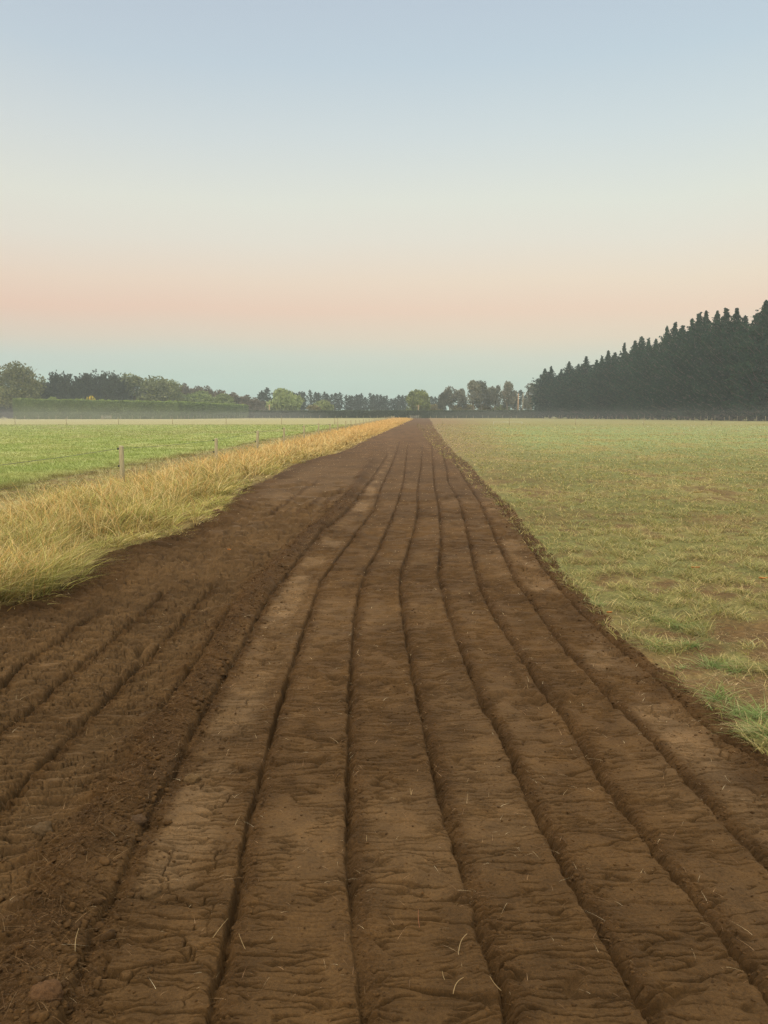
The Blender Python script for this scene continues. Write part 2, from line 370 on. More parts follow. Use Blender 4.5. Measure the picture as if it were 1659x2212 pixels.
    for cv, dep, wd in GR:
        y0, y1 = cv[0, 1], cv[-1, 1]
        env = smooth(y0 - .25, y0 + .05, Y) * smooth(y1 * 1.05 + .3, y1, Y) if y0 > 2.2 else smooth(y1 * 1.05 + .3, y1, Y)
        s = X - cx(cv, Y)
        sl = np.interp(Y, cv[:, 1], np.gradient(cv[:, 0], cv[:, 1])); s = s / np.sqrt(1 + sl * sl)
        s = s + .010 * pn(X * 9, Y * 9, 60) + .006 * pn(X * 30, Y * 30, 61) + .0025 * pn(X * 90, Y * 90, 62)
        fill = np.clip(.62 + .45 * pn(Y * 2.3, X * .5 + cv[0, 0] * 9, 63) + .35 * pn(Y * 8, X * .5 + cv[0, 0] * 5, 66), .12, 1.15)
        wl = np.maximum(.0065 * wd, .0003 * Y); wrr = np.maximum(.021 * wd * (1 + .6 * pn(Y * 6, X * .3, 64) + .3 * pn(Y * 17, X * .3, 65)), .0005 * Y)
        prof = np.where(s < 0, np.exp(-(s / wl) ** 2), np.exp(-(s / wrr) ** 2))
        groove = np.maximum(groove, prof * dep * fill * env)
        loose = np.maximum(loose, env * np.exp(-((s - .03) / .045) ** 2))
        h = h + env * .007 * np.exp(-((s + .035) / .022) ** 2)
    wfar = smooth(20, 60, Y)
    h = h - (.070 - .04 * wfar) * groove
    crumb = np.clip(np.maximum(crumb, loose * .85), 0, 1)
    # grain
    grain = 0
    for fr, a, sd_ in ((14, .0075, 70), (30, .0048, 71), (65, .003, 72), (140, .0018, 73)):
        n = pn(X * fr, Y * fr, sd_)
        grain = grain + a * n * (.42 + .95 * crumb) * fade(.9 / fr)
    cl, _ = voro(X * 26, Y * 26, 75)
    grain = grain + .007 * (smooth(0, .5, cl) - .5) * crumb * fade(.05)
    h = h + grain
    for (px, py) in PR:
        m = (np.abs(X - px) < .12) & (np.abs(Y - py) < .15)
        if m.any():
            q = ((X[m] - px) / .042) ** 2 + ((Y[m] - py) / .040) ** 2
            h[m] += -.040 * np.exp(-q) + .008 * np.exp(-(np.sqrt(q) - 1.7) ** 2 * 3)
    return h, crumb, dry, leftz, groove, crack

def mix3(a, b, t):
    return a * (1 - t)[..., None] + np.asarray(b) * t[..., None]
BARE = [(G(1600, 1390), 1.15, .85, 1.15), (G(1470, 1400), .5, .5, 1.), (G(1640, 1510), .7, .5, 1.), (G(1240, 1120), 1.0, .9, .7), (G(1560, 1130), 1.6, .6, .6), (G(1110, 1040), .8, 2.5, .6)]
def field_colour(X, Y):
    """albedo of the grass land"""
    right = X > cx(RE, Y) - .3
    dr = X - cx(RE, Y)
    n1 = pn(X * .35, Y * .22, 80); n2 = pn(X * 1.1, Y * .8, 81); n3 = pn(X * 4, Y * 3, 82); nb = pn(X * .08, Y * .05, 83)
    green = np.array([.130, .127, .045]); sage = np.array([.205, .245, .105]); straw = np.array([.235, .19, .078]); brown = np.array([.100, .058, .026])
    c = np.tile(green, X.shape + (1,)).astype(float)
    c = mix3(c, sage, smooth(12, 50, Y + 6 * n1))
    c = mix3(c, straw, .75 * smooth(-.1, .5, n2 * .6 + n1 * .8))
    c = mix3(c, straw * .95, .6 * smooth(85, 125, Y))
    c = mix3(c, brown * 1.1, .55 * smooth(.0, .5, pn(X * 6, Y * 4.5, 84) + .6 * n2) * smooth(45, 10, Y))
    bare = smooth(.05, .6, .5 * n1 + .6 * n2 + .6 * n3 + .35 * smooth(2.5, .6, dr) * smooth(9, 4, Y) - .12) * smooth(40, 8, Y)
    for (bx, by), bw, bh, ba in BARE: bare = np.maximum(bare, ba * np.exp(-(((X - bx) / bw) ** 2 + ((Y - by) / bh) ** 2) ** 1.5) * smooth(-.5, .2, n2 + n3 + .3))
    near_edge = smooth(1 + Y * .10, 0, dr + n2 * (1 + .03 * Y)) * smooth(14, 40, Y)
    c = mix3(c, brown, np.clip(bare * .8, 0, 1))
    c = mix3(c, np.array([.20, .13, .075]), np.clip(near_edge * .8, 0, 1))
    # left side
    fx = fence_x(Y); dl = fx - X     # beyond the fence: positive
    lush = np.array([.265, .305, .105]); lush2 = np.array([.325, .335, .135]); tan = np.array([.29, .265, .13]); verge = np.array([.17, .125, .05]); dryb = np.array([.20, .15, .07])
    l = np.tile(lush, X.shape + (1,)).astype(float)
    l = mix3(l, lush2, smooth(-.3, .5, n1 + .6 * n2))
    l = mix3(l, tan * .9, .35 * smooth(.1, .6, nb + .5 * n1))
    l = mix3(l, tan, smooth(108, 126, Y + 5 * n1))
    l = mix3(l, dryb, smooth(3.6, 2.4, dl + .5 * n2) * smooth(.0, .5, dl) * (.6 + .4 * smooth(-.4, .4, n3)))
    l = mix3(l, verge, smooth(.8, .2, dl))
    return np.where(right[..., None], c, l), bare

# ---------------------------------------------------------------- ground sheets
rows = []
py = 2345.0
while True:
    y = G(830, py)[1]
    if rows and y - rows[-1] > 3.0: break
    rows.append(y); py -= .85 if py > 1080 else 1.3
while rows[-1] < 430: rows.append(rows[-1] + 3.0)
pre = list(np.arange(.3, rows[0] - .02, .035)); rows = np.array(pre + rows)
u = np.linspace(-1, 1, 1300)
extra_u = 1.0 + np.linspace(0, 1, 70)[1:] ** 1.3
uu = np.concatenate([-extra_u[::-1], u, extra_u])
wv = .53 * rows + .18; wt = 3.5 + .45 * rows
Yg = np.repeat(rows[:, None], len(uu), 1)
Xg = np.where(np.abs(uu)[None] <= 1, uu[None] * wv[:, None], np.sign(uu)[None] * (wv[:, None] + (np.abs(uu)[None] - 1) * wt[:, None]))
step = np.maximum(np.gradient(rows)[:, None] * .8, (wv / 650)[:, None]) * np.ones_like(Xg)
near_soil = (Xg > cx(LE, Yg) - .4 - .01 * Yg) & (Xg < cx(RE, Yg) + .4 + .01 * Yg)
full = [np.zeros_like(Xg) for _ in range(6)]
for a_, b_ in zip(full, soil_height(Xg[near_soil], Yg[near_soil], step[near_soil])): a_[near_soil] = b_
hS, crumb, dry, leftz, groove, crack = full
edge_n = .05 * pn(Xg * 6, Yg * 4, 90) + (.02 + .002 * Yg) * pn(Xg * 2, Yg * 1.2, 91)
inR = smooth(.03, -.03, Xg - cx(RE, Yg) + edge_n); inL = smooth(-.03, .03, Xg - cx(LE, Yg) + edge_n)
ins = inR * inL
hF = .03 * pn(Xg * .6, Yg * .5, 92) + .025 * pn(Xg * 2.5, Yg * 2.2, 93) + .012 * pn(Xg * 9, Yg * 9, 94) * smooth(.8, 2, .11 / step) + .006 * pn(Xg * 30, Yg * 30, 95) * smooth(.8, 2, .033 / step) + .02
Zg = hS * ins + hF * (1 - ins)
fcol, bareF = field_colour(Xg, Yg)
soil = np.array([.073, .0425, .0165]); dryc = np.array([.138, .090, .045])
sc_ = np.tile(soil, Xg.shape + (1,))
sc_ = mix3(sc_, soil * np.array([1.0, 1.02, 1.04]), leftz * .6)
sc_ = mix3(sc_, dryc, np.maximum(dry * .75, .30 * leftz) * (1 - crumb))
sc_ = mix3(sc_, np.array([.054, .0295, .0105]), crumb * .75)
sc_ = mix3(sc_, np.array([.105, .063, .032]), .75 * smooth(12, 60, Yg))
tone = 1 + .22 * pn(Xg * .9, Yg * .7, 96) + .18 * pn(Xg * 3.5, Yg * 3, 97) + .12 * pn(Xg * 11, Yg * 9, 98)
sc_ = sc_ * tone[..., None]
verge_soil = smooth(1.2, 0, np.abs(Xg - cx(LE, Yg)))[..., None]
col = np.where((ins > .5)[..., None], sc_, fcol)
nr, nc = Xg.shape
idx = np.arange(nr * nc).reshape(nr, nc)
q = np.stack([idx[:-1, :-1], idx[:-1, 1:], idx[1:, 1:], idx[1:, :-1]], -1).reshape(-1, 4)
insf = ins[:-1, :-1].ravel() > .5; rt = (Xg > cx(RE, Yg) - .5)[:-1, :-1].ravel() & ~insf
V = np.stack([Xg, Yg, Zg], -1).reshape(-1, 3); CC = col.reshape(-1, 3)
def sub(name, sel, mat):
    qq = q[sel]; used = np.unique(qq); mp = np.zeros(len(V), np.int64); mp[used] = np.arange(len(used))
    me = mk_mesh(name, V[used], mp[qq], None, CC[used], None, name != 'dirt_track')
    return obj(name, me, mat)
o = sub('dirt_track', insf, M_SOIL); tag(o, 'long brown strip of tilled cracked soil with parallel tine slots', 'track', None, 'structure')
o = sub('field', rt, M_FIELD); tag(o, 'patchy short grazed field at the side of the tilled strip', 'field', None, 'structure')
o = sub('paddock', ~insf & ~rt, M_FIELD); tag(o, 'bright green paddock beyond the wire fence', 'paddock', None, 'structure')
# flat sheet that reaches the horizon, slightly lower
S = 780
me = mk_mesh('ground', [(-S, -S, -.22), (S, -S, -.22), (S, S, -.22), (-S, S, -.22)], [(0, 1, 2, 3)])
tag(obj('ground', me, M_FAR), 'flat farmland around the track', 'ground', None, 'structure')

def ground_z(X, Y):
    X = np.asarray(X, float); Y = np.asarray(Y, float)
    ri = np.interp(Y, rows, np.arange(nr)); i = np.clip(ri.round().astype(int), 0, nr - 1)
    w1 = np.interp(Y, rows, wv); w2 = np.interp(Y, rows, wt)
    ua = np.where(np.abs(X) <= w1, X / w1, np.sign(X) * (1 + np.clip((np.abs(X) - w1) / w2, 0, 1)))
    j = np.clip(np.interp(ua, uu, np.arange(nc)).round().astype(int), 0, nc - 1)
    return Zg[i, j]

# ---------------------------------------------------------------- grass
def blades(name, X, Y, H, Wd, colr, lean, curl, mat, rng, z=None, mesh_only=False, dirn=None):
    n = len(X); Z = (ground_z(X, Y) - .01) if z is None else z
    a = rng.uniform(0, 2 * np.pi, n); b = rng.uniform(0, 2 * np.pi, n) if dirn is None else dirn
    wx_, wy_ = np.cos(a) * Wd / 2, np.sin(a) * Wd / 2
    lx, ly = np.cos(b) * lean * H, np.sin(b) * lean * H
    base = np.stack([X, Y, Z], -1); wv_ = np.stack([wx_, wy_, 0 * Z], -1)
    def pt(t, k): return base + np.stack([lx * (t + k * t * t), ly * (t + k * t * t), H * (t - curl * t * t * .6)], -1)
    m1 = pt(.4, .3); m2 = pt(.75, .8); tp = pt(1., 1.4)
    v = np.stack([base - wv_, base + wv_, m1 - wv_ * .85, m1 + wv_ * .85, m2 - wv_ * .55, m2 + wv_ * .55, tp], 1).reshape(-1, 3)
    k = (np.arange(n) * 7)[:, None]
    qd = np.concatenate([k + [0, 1, 3, 2], k + [2, 3, 5, 4]]); tr = k + [4, 5, 6]
    me = mk_mesh(name, v, qd, tr, np.repeat(colr, 7, 0))
    if mesh_only: return me
    return obj(name, me, mat)
def pick(rng, n, cols, wts):
    k = rng.choice(len(cols), n, p=np.array(wts) / sum(wts)); c = np.array(cols)[k]
    return c * rng.uniform(.75, 1.25, (n, 1))
def pxw(Y, k): return k * Y / 768.

rng = np.random.RandomState(3)
# short grazed grass, right
def short_right(n, y0, y1):
    Y = y0 * (y1 / y0) ** rng.uniform(0, 1, n); X = cx(RE, Y) + rng.uniform(-.04, 1, n) ** 1.0 * (.60 * Y - cx(RE, Y) + .6)
    _, bare = field_colour(X, Y)
    clump = smooth(-.25, .35, pn(X * 3.2, Y * 3, 120) + .5 * pn(X * 9, Y * 9, 121))
    keep = rng.uniform(0, 1, n) < (1 - .97 * np.clip(bare, 0, 1)) * (.15 + .85 * clump) * (.45 + .55 * smooth(-.02, .35, X - cx(RE, Y)))
    X, Y, clump = X[keep], Y[keep], clump[keep]; n = len(X)
    H = (.030 + .035 * clump) * rng.uniform(.6, 1.6, n); Wd = np.maximum(.0046 * rng.uniform(.6, 1.5, n), pxw(Y, .55))
    fc, _ = field_colour(X, Y)
    c = pick(rng, n, [(.34, .33, .09), (.22, .24, .07), (.48, .42, .16), (.66, .52, .24), (.36, .38, .18)], [2.4, 1.6, 2.4, 3.4, 1.8])
    c = (c * .60 + fc * .40) * rng.uniform(.7, 1.3, (n, 1))
    return X, Y, H, Wd, c
a1 = short_right(150000, 3.4, 12); a2 = short_right(130000, 12, 60); a3 = short_right(50000, 55, 125)
A = [np.concatenate(k) for k in zip(a1, a2, a3)]
tag(blades('field_grass', A[0], A[1], A[2], A[3], A[4], rng.uniform(.2, 1.1, len(A[0])), rng.uniform(.2, .7, len(A[0])), M_GRASS, rng), 'short patchy grazed grass and clippings on the field beside the soil', 'grass', None, 'stuff')
# clippings lying flat on bare patches
n = 30000
Y = 3.4 * (22 / 3.4) ** rng.uniform(0, 1, n); X = cx(RE, Y) + rng.uniform(0, 1, n) * (.6 * Y - cx(RE, Y) + .5)
Hc = .02 * rng.uniform(.5, 1.5, n)
tag(blades('dry_clippings', X, Y, Hc, np.maximum(.003, pxw(Y, .4)), pick(rng, n, [(.50, .36, .18), (.36, .24, .12), (.62, .50, .28), (.20, .12, .06)], [3, 3, 2, 2]), rng.uniform(1.5, 3.0, n), np.full(n, .9), M_GRASS, rng), 'dry brown grass clippings lying between the field grass', 'grass', None, 'stuff')
# paddock grass, left
n = 120000
Y = 14 * (120 / 14.) ** rng.uniform(0, 1, n); X = fence_x(Y) - 1.0 - rng.uniform(0, 1, n) * (.6 * Y + fence_x(Y))
ok = (fence_x(Y) - X > 2.6 + .5 * pn(X, Y, 130)) | (rng.uniform(0, 1, n) < .25); X, Y = X[ok], Y[ok]; n = len(X)
fc, _ = field_colour(X, Y)
tag(blades('paddock_grass', X, Y, .09 * rng.uniform(.5, 1.6, n) * (1 + .5 * pn(X * .5, Y * .4, 131)), np.maximum(.005, pxw(Y, .5)), fc * rng.uniform(.75, 1.25, (n, 1)) * np.array([1.0, 1.03, .9]), rng.uniform(.1, .8, n), rng.uniform(.2, .6, n), M_GRASS, rng), 'lush bright green pasture grass beyond the wire fence', 'grass', None, 'stuff')
# long verge grass between soil and fence
def verge(n, y0, y1, per, stalk):
    nt_ = n // per
    Yt = y0 * (y1 / y0) ** rng.uniform(0, 1, nt_); e = cx(LE, Yt) - .10 + .22 * pn(Yt * 1.1, Yt * 0, 139) + .10 * pn(Yt * 4, Yt * 0, 138); fx = fence_x(Yt) - .35
    t = rng.uniform(-.03, 1, nt_); Xt = e + t * (fx - e); Xt = np.where(Xt < -.62 * Yt - .8, e - rng.uniform(0, .6, nt_), Xt)
    cl = pn(Xt * 1.3, Yt * 1.0, 140) + .6 * pn(Xt * 4, Yt * 3.5, 141)
    keep = rng.uniform(0, 1, nt_) < (.12 + .88 * smooth(-.35, .35, cl)) * (1 if not stalk else smooth(.04, .3, t))
    Xt, Yt, t, cl = Xt[keep], Yt[keep], t[keep], cl[keep]; nt_ = len(Xt)
    tone = rng.uniform(.5, 1.35, nt_); th = rng.uniform(.65, 1.3, nt_); tg = smooth(-.35, .45, cl * .6 + .55 * rng.normal(size=nt_)) * smooth(45, 12, Yt)
    k = np.repeat(np.arange(nt_), per); n = len(k)
    rad = np.abs(rng.normal(0, 1, n)) * (.05 + .0012 * Yt[k]); a = rng.uniform(0, 6.2832, n); X = Xt[k] + np.cos(a) * rad; Y = Yt[k] + np.sin(a) * rad; t, cl = t[k], cl[k]
    prof = smooth(-.05, .25, t) * (1 - .35 * smooth(.75, 1.0, t))
    if stalk:
        H = (.28 + .38 * rng.uniform(0, 1, n)) * (.5 + .5 * prof) * th[k]; Wd = np.maximum(.0036, pxw(Y, .5))
        c = pick(rng, n, [(.66, .44, .16), (.76, .58, .28), (.56, .32, .11), (.66, .54, .24)], [3, 3, 2, 2]); lean = rng.uniform(.03, .45, n)
    else:
        H = (.07 + .26 * prof) * rng.uniform(.5, 1.35, n) * th[k]; Wd = np.maximum(.0068 * rng.uniform(.5, 1.6, n), pxw(Y, .65))
        c = mix3(pick(rng, n, [(.54, .41, .15), (.42, .30, .10), (.68, .55, .27), (.26, .18, .07)], [3, 2, 2, 1.8]), (.27, .33, .07), .6 * tg[k]) * tone[k][:, None]
        lean = np.clip(rad / (.05 + .0012 * Y), 0, 1.6) * .42 + rng.uniform(0, .45, n) + .35 * smooth(.12, 0, t)
    c = mix3(c, (.68, .43, .16), .6 * smooth(20, 90, Y))
    return X, Y, H, Wd, c, lean, a + rng.normal(0, .5, n)
vs = [verge(100000, 5.0, 18, 22, 0), verge(80000, 18, 290, 9, 0), verge(15000, 5.3, 20, 5, 1), verge(34000, 20, 290, 3, 1)]
A = [np.concatenate(k) for k in zip(*vs)]
tag(blades('verge_grass', A[0], A[1], A[2], A[3], A[4], A[5], rng.uniform(.2, .9, len(A[0])), M_GRASS, rng, dirn=A[6]), 'long dry golden grass along the wire fence', 'grass', None, 'stuff')
# straw bits on the soil
n = 16000
Y = 1.9 * (45 / 1.9) ** (rng.uniform(0, 1, n) ** .8); X = cx(LE, np.maximum(Y, 5.5)) + rng.uniform(0, 1, n) * (cx(RE, np.maximum(Y, 3.2)) - cx(LE, np.maximum(Y, 5.5)))
dd = np.min([np.abs(X - cx(c_[0], Y)) for c_ in GR[:8]], axis=0); ok = (dd < .06) | (rng.uniform(0, 1, n) < .55); X, Y = X[ok], Y[ok]; n = len(X)
ok2 = rng.uniform(0, 1, n) < .5
Ls = rng.uniform(.006, .034, n)
o = blades('straw_litter', X, Y, Ls * .4, np.maximum(.0011, pxw(Y, .34)), pick(rng, n, [(.55, .42, .24), (.40, .26, .14), (.62, .52, .33), (.25, .15, .08)], [2, 3, 1, 3]), rng.uniform(.8, 3.2, n), np.full(n, .5), M_GRASS, rng, ground_z(X, Y) + .001)
tag(o, 'tiny pale straw bits scattered over the brown soil', 'straw', None, 'stuff')
# fine root fibres on the crumbly band
n = 9000
Y = 1.8 * (14 / 1.8) ** rng.uniform(0, 1, n); X = np.where(rng.uniform(0, 1, n) < .5, cx(RIDGE, Y) + rng.normal(0, .12, n), cx(RIDGE, Y) - rng.uniform(0, 1, n) ** 1.5 * 2.5)
o = blades('root_fibres', X, Y, rng.uniform(.008, .02, n), np.maximum(.0009, pxw(Y, .25)), pick(rng, n, [(.20, .12, .055), (.14, .08, .04), (.30, .20, .10)], [3, 3, 1]), rng.uniform(.8, 3.0, n), np.full(n, .6), M_GRASS, rng, ground_z(X, Y))
tag(o, 'fine reddish root fibres in the loose soil', 'roots', None, 'stuff')

# soil crumbs
def ico():
    t = (1 + 5 ** .5) / 2
    v = np.array([(-1, t, 0), (1, t, 0), (-1, -t, 0), (1, -t, 0), (0, -1, t), (0, 1, t), (0, -1, -t), (0, 1, -t), (t, 0, -1), (t, 0, 1), (-t, 0, -1), (-t, 0, 1)], float)
    f = np.array([(0, 11, 5), (0, 5, 1), (0, 1, 7), (0, 7, 10), (0, 10, 11), (1, 5, 9), (5, 11, 4), (11, 10, 2), (10, 7, 6), (7, 1, 8), (3, 9, 4), (3, 4, 2), (3, 2, 6), (3, 6, 8), (3, 8, 9), (4, 9, 5), (2, 4, 11), (6, 2, 10), (8, 6, 7), (9, 8, 1)])
    return v / np.linalg.norm(v[0]), f
iv, if_ = ico()
def crumbs(n, fpos, smin, smax, y1):
    Y = 1.8 * (y1 / 1.8) ** rng.uniform(0, 1, n); X = fpos(Y, n)
    s = smin * (smax / smin) ** (rng.uniform(0, 1, n) ** 2.2) * (1 + Y * .05)
    Z = ground_z(X, Y)
    v = iv[None] * rng.uniform(.5, 1.4, (n, 12, 1)) * s[:, None, None] * np.stack([rng.uniform(.7, 1.5, n), rng.uniform(.6, 1.1, n), rng.uniform(.3, .75, n)], -1)[:, None]; ya = rng.uniform(0, 6.28, n)[:, None]; v = np.stack([v[..., 0] * np.cos(ya) - v[..., 1] * np.sin(ya), v[..., 0] * np.sin(ya) + v[..., 1] * np.cos(ya), v[..., 2]], -1); v = v + np.stack([X, Y, Z + s * .15], -1)[:, None]
    return v.reshape(-1, 3), n
segs = []
def groove_pos(Y, n):
    x = np.zeros(n); k = rng.randint(0, 8, n)
    for i in range(8):
        m = k == i; x[m] = cx(GR[i][0], Y[m]) + np.abs(rng.normal(.012, .03, m.sum()))
    return x
segs.append(crumbs(9000, groove_pos, .0015, .008, 14))
segs.append(crumbs(11000, lambda Y, n: cx(RIDGE, Y) + rng.normal(0, .11, n), .0015, .010, 16))
segs.append(crumbs(700, lambda Y, n: cx(GR[7][0], Y) + rng.normal(-.02, .05, n), .004, .020, 8))
segs.append(crumbs(900, lambda Y, n: cx(RIDGE, Y) - rng.uniform(0, 1, n) * 3, .0015, .010, 14))
segs.append(crumbs(3500, lambda Y, n: cx(RE, Y) - np.abs(rng.normal(.02, .14, n)), .002, .011, 14))
segs.append(crumbs(12000, lambda Y, n: cx(RIDGE, Y) + rng.uniform(0, 1, n) * (cx(RE, Y) - cx(RIDGE, Y)), .0010, .0065, 9))
v = np.concatenate([s[0] for s in segs]); n = len(v) // 12
t = (if_[None] + (np.arange(n) * 12)[:, None, None]).reshape(-1, 3)
me = mk_mesh('soil_crumbs', v, None, t, np.repeat(np.array([.064, .036, .0135])[None] * rng.uniform(.75, 1.35, (n, 1)), 12, 0), None, False)
tag(obj('soil_crumbs', me, M_SOIL), 'loose brown soil crumbs in the slots and on the ridge', 'soil', None, 'stuff')

# single clods and stones
def lump(seed, sx, sy, sz, c):
    r = np.random.RandomState(seed); b = MB()
    n1, n2 = 20, 28; V = []
    for i in range(n1 + 1):
        th = math.pi * i / n1
        for j in range(n2):
            ph = 2 * math.pi * j / n2
            d = np.array([math.sin(th) * math.cos(ph), math.sin(th) * math.sin(ph), math.cos(th)])
            k = 1 + .28 * float(pn(np.array(d[0] * 1.8 + seed), np.array(d[1] * 1.8 + d[2] * 2.3), seed)) + .10 * float(pn(np.array(d[0] * 5), np.array(d[1] * 5 + d[2] * 6), seed + 3)) + .05 * float(pn(np.array(d[0] * 13), np.array(d[1] * 13 + d[2] * 14), seed + 4))
            V.append(d * k * np.array([sx, sy, sz]))
    Q = [(i * n2 + j, i * n2 + (j + 1) % n2, (i + 1) * n2 + (j + 1) % n2, (i + 1) * n2 + j) for i in range(n1) for j in range(n2)]
    b.add(V, Q, None, c); return b
for k, (px, py, s, c, nm, lab, cat) in enumerate([
    (415, 1685, .036, (.20, .13, .06), 'soil_clod', 'yellowish clod at the top of the smooth plates beside the crumbly ridge', 'clod'),
    (93, 1801, .038, (.17, .115, .06), 'soil_clod', 'pale round clod among the torn layers near the left frame edge', 'clod'),
    (327, 1930, .034, (.19, .12, .055), 'soil_clod', 'ochre clod sitting at the slot beside flat angular plates', 'clod'),
    (300, 1782, .030, (.14, .09, .05), 'soil_clod', 'brown clod perched on the edge of the crumbly ridge', 'clod'),
    (100, 2180, .045, (.17, .095, .045), 'soil_clod', 'largest pinkish clod at the bottom left on the loose ridge', 'clod'),
    (85, 1266, .062, (.23, .115, .07), 'stone', 'reddish angular stone at the foot of the long grass', 'stone'),
    (22, 1308, .045, (.27, .18, .11), 'stone', 'round tan stone at the grass edge beside the left frame edge', 'stone'),
    (468, 1110, .09, (.20, .11, .07), 'soil_clod', 'reddish clod where the verge grass meets the soil', 'clod')]):
    x, y = G(px, py); b = lump(k + 5, s, s * .8, s * .75, np.array(c) * (.5 if k < 5 else .7))
    o = b.build(nm, M_SOIL, None, (x, y, float(ground_z(x, y)) + s * .02), True); tag(o, lab, cat)
# bits of orange debris
for k, (px, py, s, lab) in enumerate([(1622, 1063, .055, 'small orange leaf far out on the field near the right frame edge'), (1502, 1239, .045, 'long pale orange leaf lying flat on the field grass'), (1648, 1261, .04, 'orange leaf in field grass at the right frame edge'),
                                      (1316, 1334, .022, 'orange leaf scrap at the grass edge of the soil'), (238, 1276, .020, 'bright orange scrap on the torn soil below the verge'), (497, 1182, .035, 'orange leaf scrap on the flat soil by the bend'),
                                      (1508, 1068, .12, 'long pale dry stalk lying on the far field')]):
    x, y = G(px, py); b = MB(); r = np.random.RandomState(k)
    nseg = 7; V = []
    wk = .3 if s < .1 else .06
    for i in range(nseg):
        t = i / (nseg - 1); ww = wk * s * math.sin(math.pi * (.08 + .86 * t)); V += [((t - .5) * 2 * s, -ww, .006 + .3 * s * (t - .5) ** 2 + .12 * s), ((t - .5) * 2 * s, 0, .3 * s * (t - .5) ** 2), ((t - .5) * 2 * s, ww, .006 + .3 * s * (t - .5) ** 2 + .12 * s)]
    V = np.array(V) + [0, 0, .01]
    Q = [(i * 3 + j, i * 3 + 3 + j, i * 3 + 4 + j, i * 3 + 1 + j) for i in range(nseg - 1) for j in (0, 1)]
    V2 = V - [0, 0, .002]; nn = len(V)
    Q2 = [tuple(nn + a for a in qd[::-1]) for qd in Q]
    b.add(np.concatenate([V, V2]), Q + Q2, None, (.60, .27, .09) if k < 6 else (.55, .42, .2))
    nm = 'fallen_leaf' if k < 6 else 'dry_stalk'
    o = b.build(nm, M_GRASS, None, (x, y, float(ground_z(x, y)) + (.02 if px > 1300 else .004))); o.rotation_euler = (0, 0, r.uniform(-.5, .5)); tag(o, lab, 'leaf' if k < 6 else 'stalk')
# single straws near the camera
for k, (px, py, L_, ang, bend, lab) in enumerate([
    (1000, 2046, .050, 55, .16, 'curved pale straw between two slots near the bottom'), (887, 1718, .030, 95, .05, 'forked upright pale straw in the middle strip'), (792, 1814, .022, 92, 0, 'short upright straw beside the dark slot'),
    (960, 2106, .03, 110, .12, 'bent straw standing near the bottom edge clod'), (1070, 2143, .040, 135, .15, 'dark straw lying at the edge of the slot'), (168, 2058, .060, 100, .08, 'longest pale straw on the loose ridge'),
    (477, 2018, .060, 50, .03, 'thin straw leaning over the slot beside the smooth plates'), (523, 2040, .045, 125, .03, 'thin straw lying just past the slot'), (905, 1990, .05, 92, .05, 'reddish thin straw under the cracked mound'),
    (1140, 1490, .045, 92, .02, 'upright pale straw near the row of hoof marks'), (990, 2135, .045, 45, .2, 'pale husk straw above the bottom slot')]):
    x, y = G(px, py); z = float(ground_z(x, y)); a = R(ang); b = MB()
    tt = np.linspace(0, 1, 7); r0 = .0010 if k not in (0, 5, 10) else .0014
    al = tt * L_; off = bend * L_ * np.sin(np.pi * tt)
    pts = np.stack([math.cos(a) * (al - L_ / 2) - math.sin(a) * off * .8, math.sin(a) * (al - L_ / 2) + math.cos(a) * off * .8, .003 + tt * L_ * .55 + off * .3], -1)
    b.tube(pts, r0 * (1 - .5 * tt), 5, (.36, .26, .13) if k != 8 else (.3, .13, .07))
    if k == 1: b.tube(pts[:5] * [1.0, 1, 1] + np.array([1, .2, 0]) * (tt[:5, None] * .012 + .001), r0 * (1 - .5 * tt[:5]), 5, (.46, .33, .17))
    o = b.build('straw', M_GRASS, None, (x, y, z)); tag(o, lab, 'straw')
# individual tufts at the field edge
def tuft_mesh(seed, n, H, spread):
    r = np.random.RandomState(seed); a = r.uniform(0, 6.28, n); d = np.abs(r.normal(0, spread, n))
    return blades('tuft_blades', np.cos(a) * d, np.sin(a) * d, H * r.uniform(.5, 1.3, n), .0042 * r.uniform(.7, 1.5, n), pick(r, n, [(.20, .26, .09), (.15, .22, .06), (.27, .31, .13), (.42, .34, .17)], [3, 3, 2, 1]), r.uniform(.4, 1.5, n), r.uniform(.3, .9, n), M_GRASS, r, np.zeros(n), True)
for k, (a, b_, H, n, lab) in enumerate([(560, 300, .075, 90, 'grey green grass tuft overhanging the soil, upper in the row along the edge'), (930, 400, .08, 60, 'yellow green pointed tuft beside the brown bare patch'), (1110, 450, .10, 130, 'leafy green tuft at the top of the wide brown patch'),
                                        (950, 580, .09, 90, 'spreading tuft of thin blades nearest the ridge of soil'), (1150, 570, .09, 90, 'light green tuft in the middle of the edge tufts'), (1290, 680, .10, 140, 'dense green tuft with long arching blades'),
                                        (1440, 720, .09, 80, 'pale tuft beside loose brown clippings'), (1100, 700, .05, 40, 'small half dry tuft with an orange leaf base'), (1330, 930, .11, 90, 'spiky blue green tuft alone on dark soil'), (1440, 1020, .09, 60, 'small tuft between two larger spiky tufts'),
                                        (1590, 1050, .12, 150, 'wide soft tuft close to the right frame edge'), (1630, 1180, .12, 170, 'lowest and largest blue green tuft at the right frame edge')]):
    x, y = G((1200 + a * .3617) * .9217, (1300 + b_ * .3617 + 12) * .9217)
    me = tuft_mesh(200 + k, n, H * .8, .05); o = obj('grass_tuft', me, M_GRASS, None, (x, y, float(ground_z(x, y)) - .005)); tag(o, lab, 'grass tuft', 'tufts along the field edge')

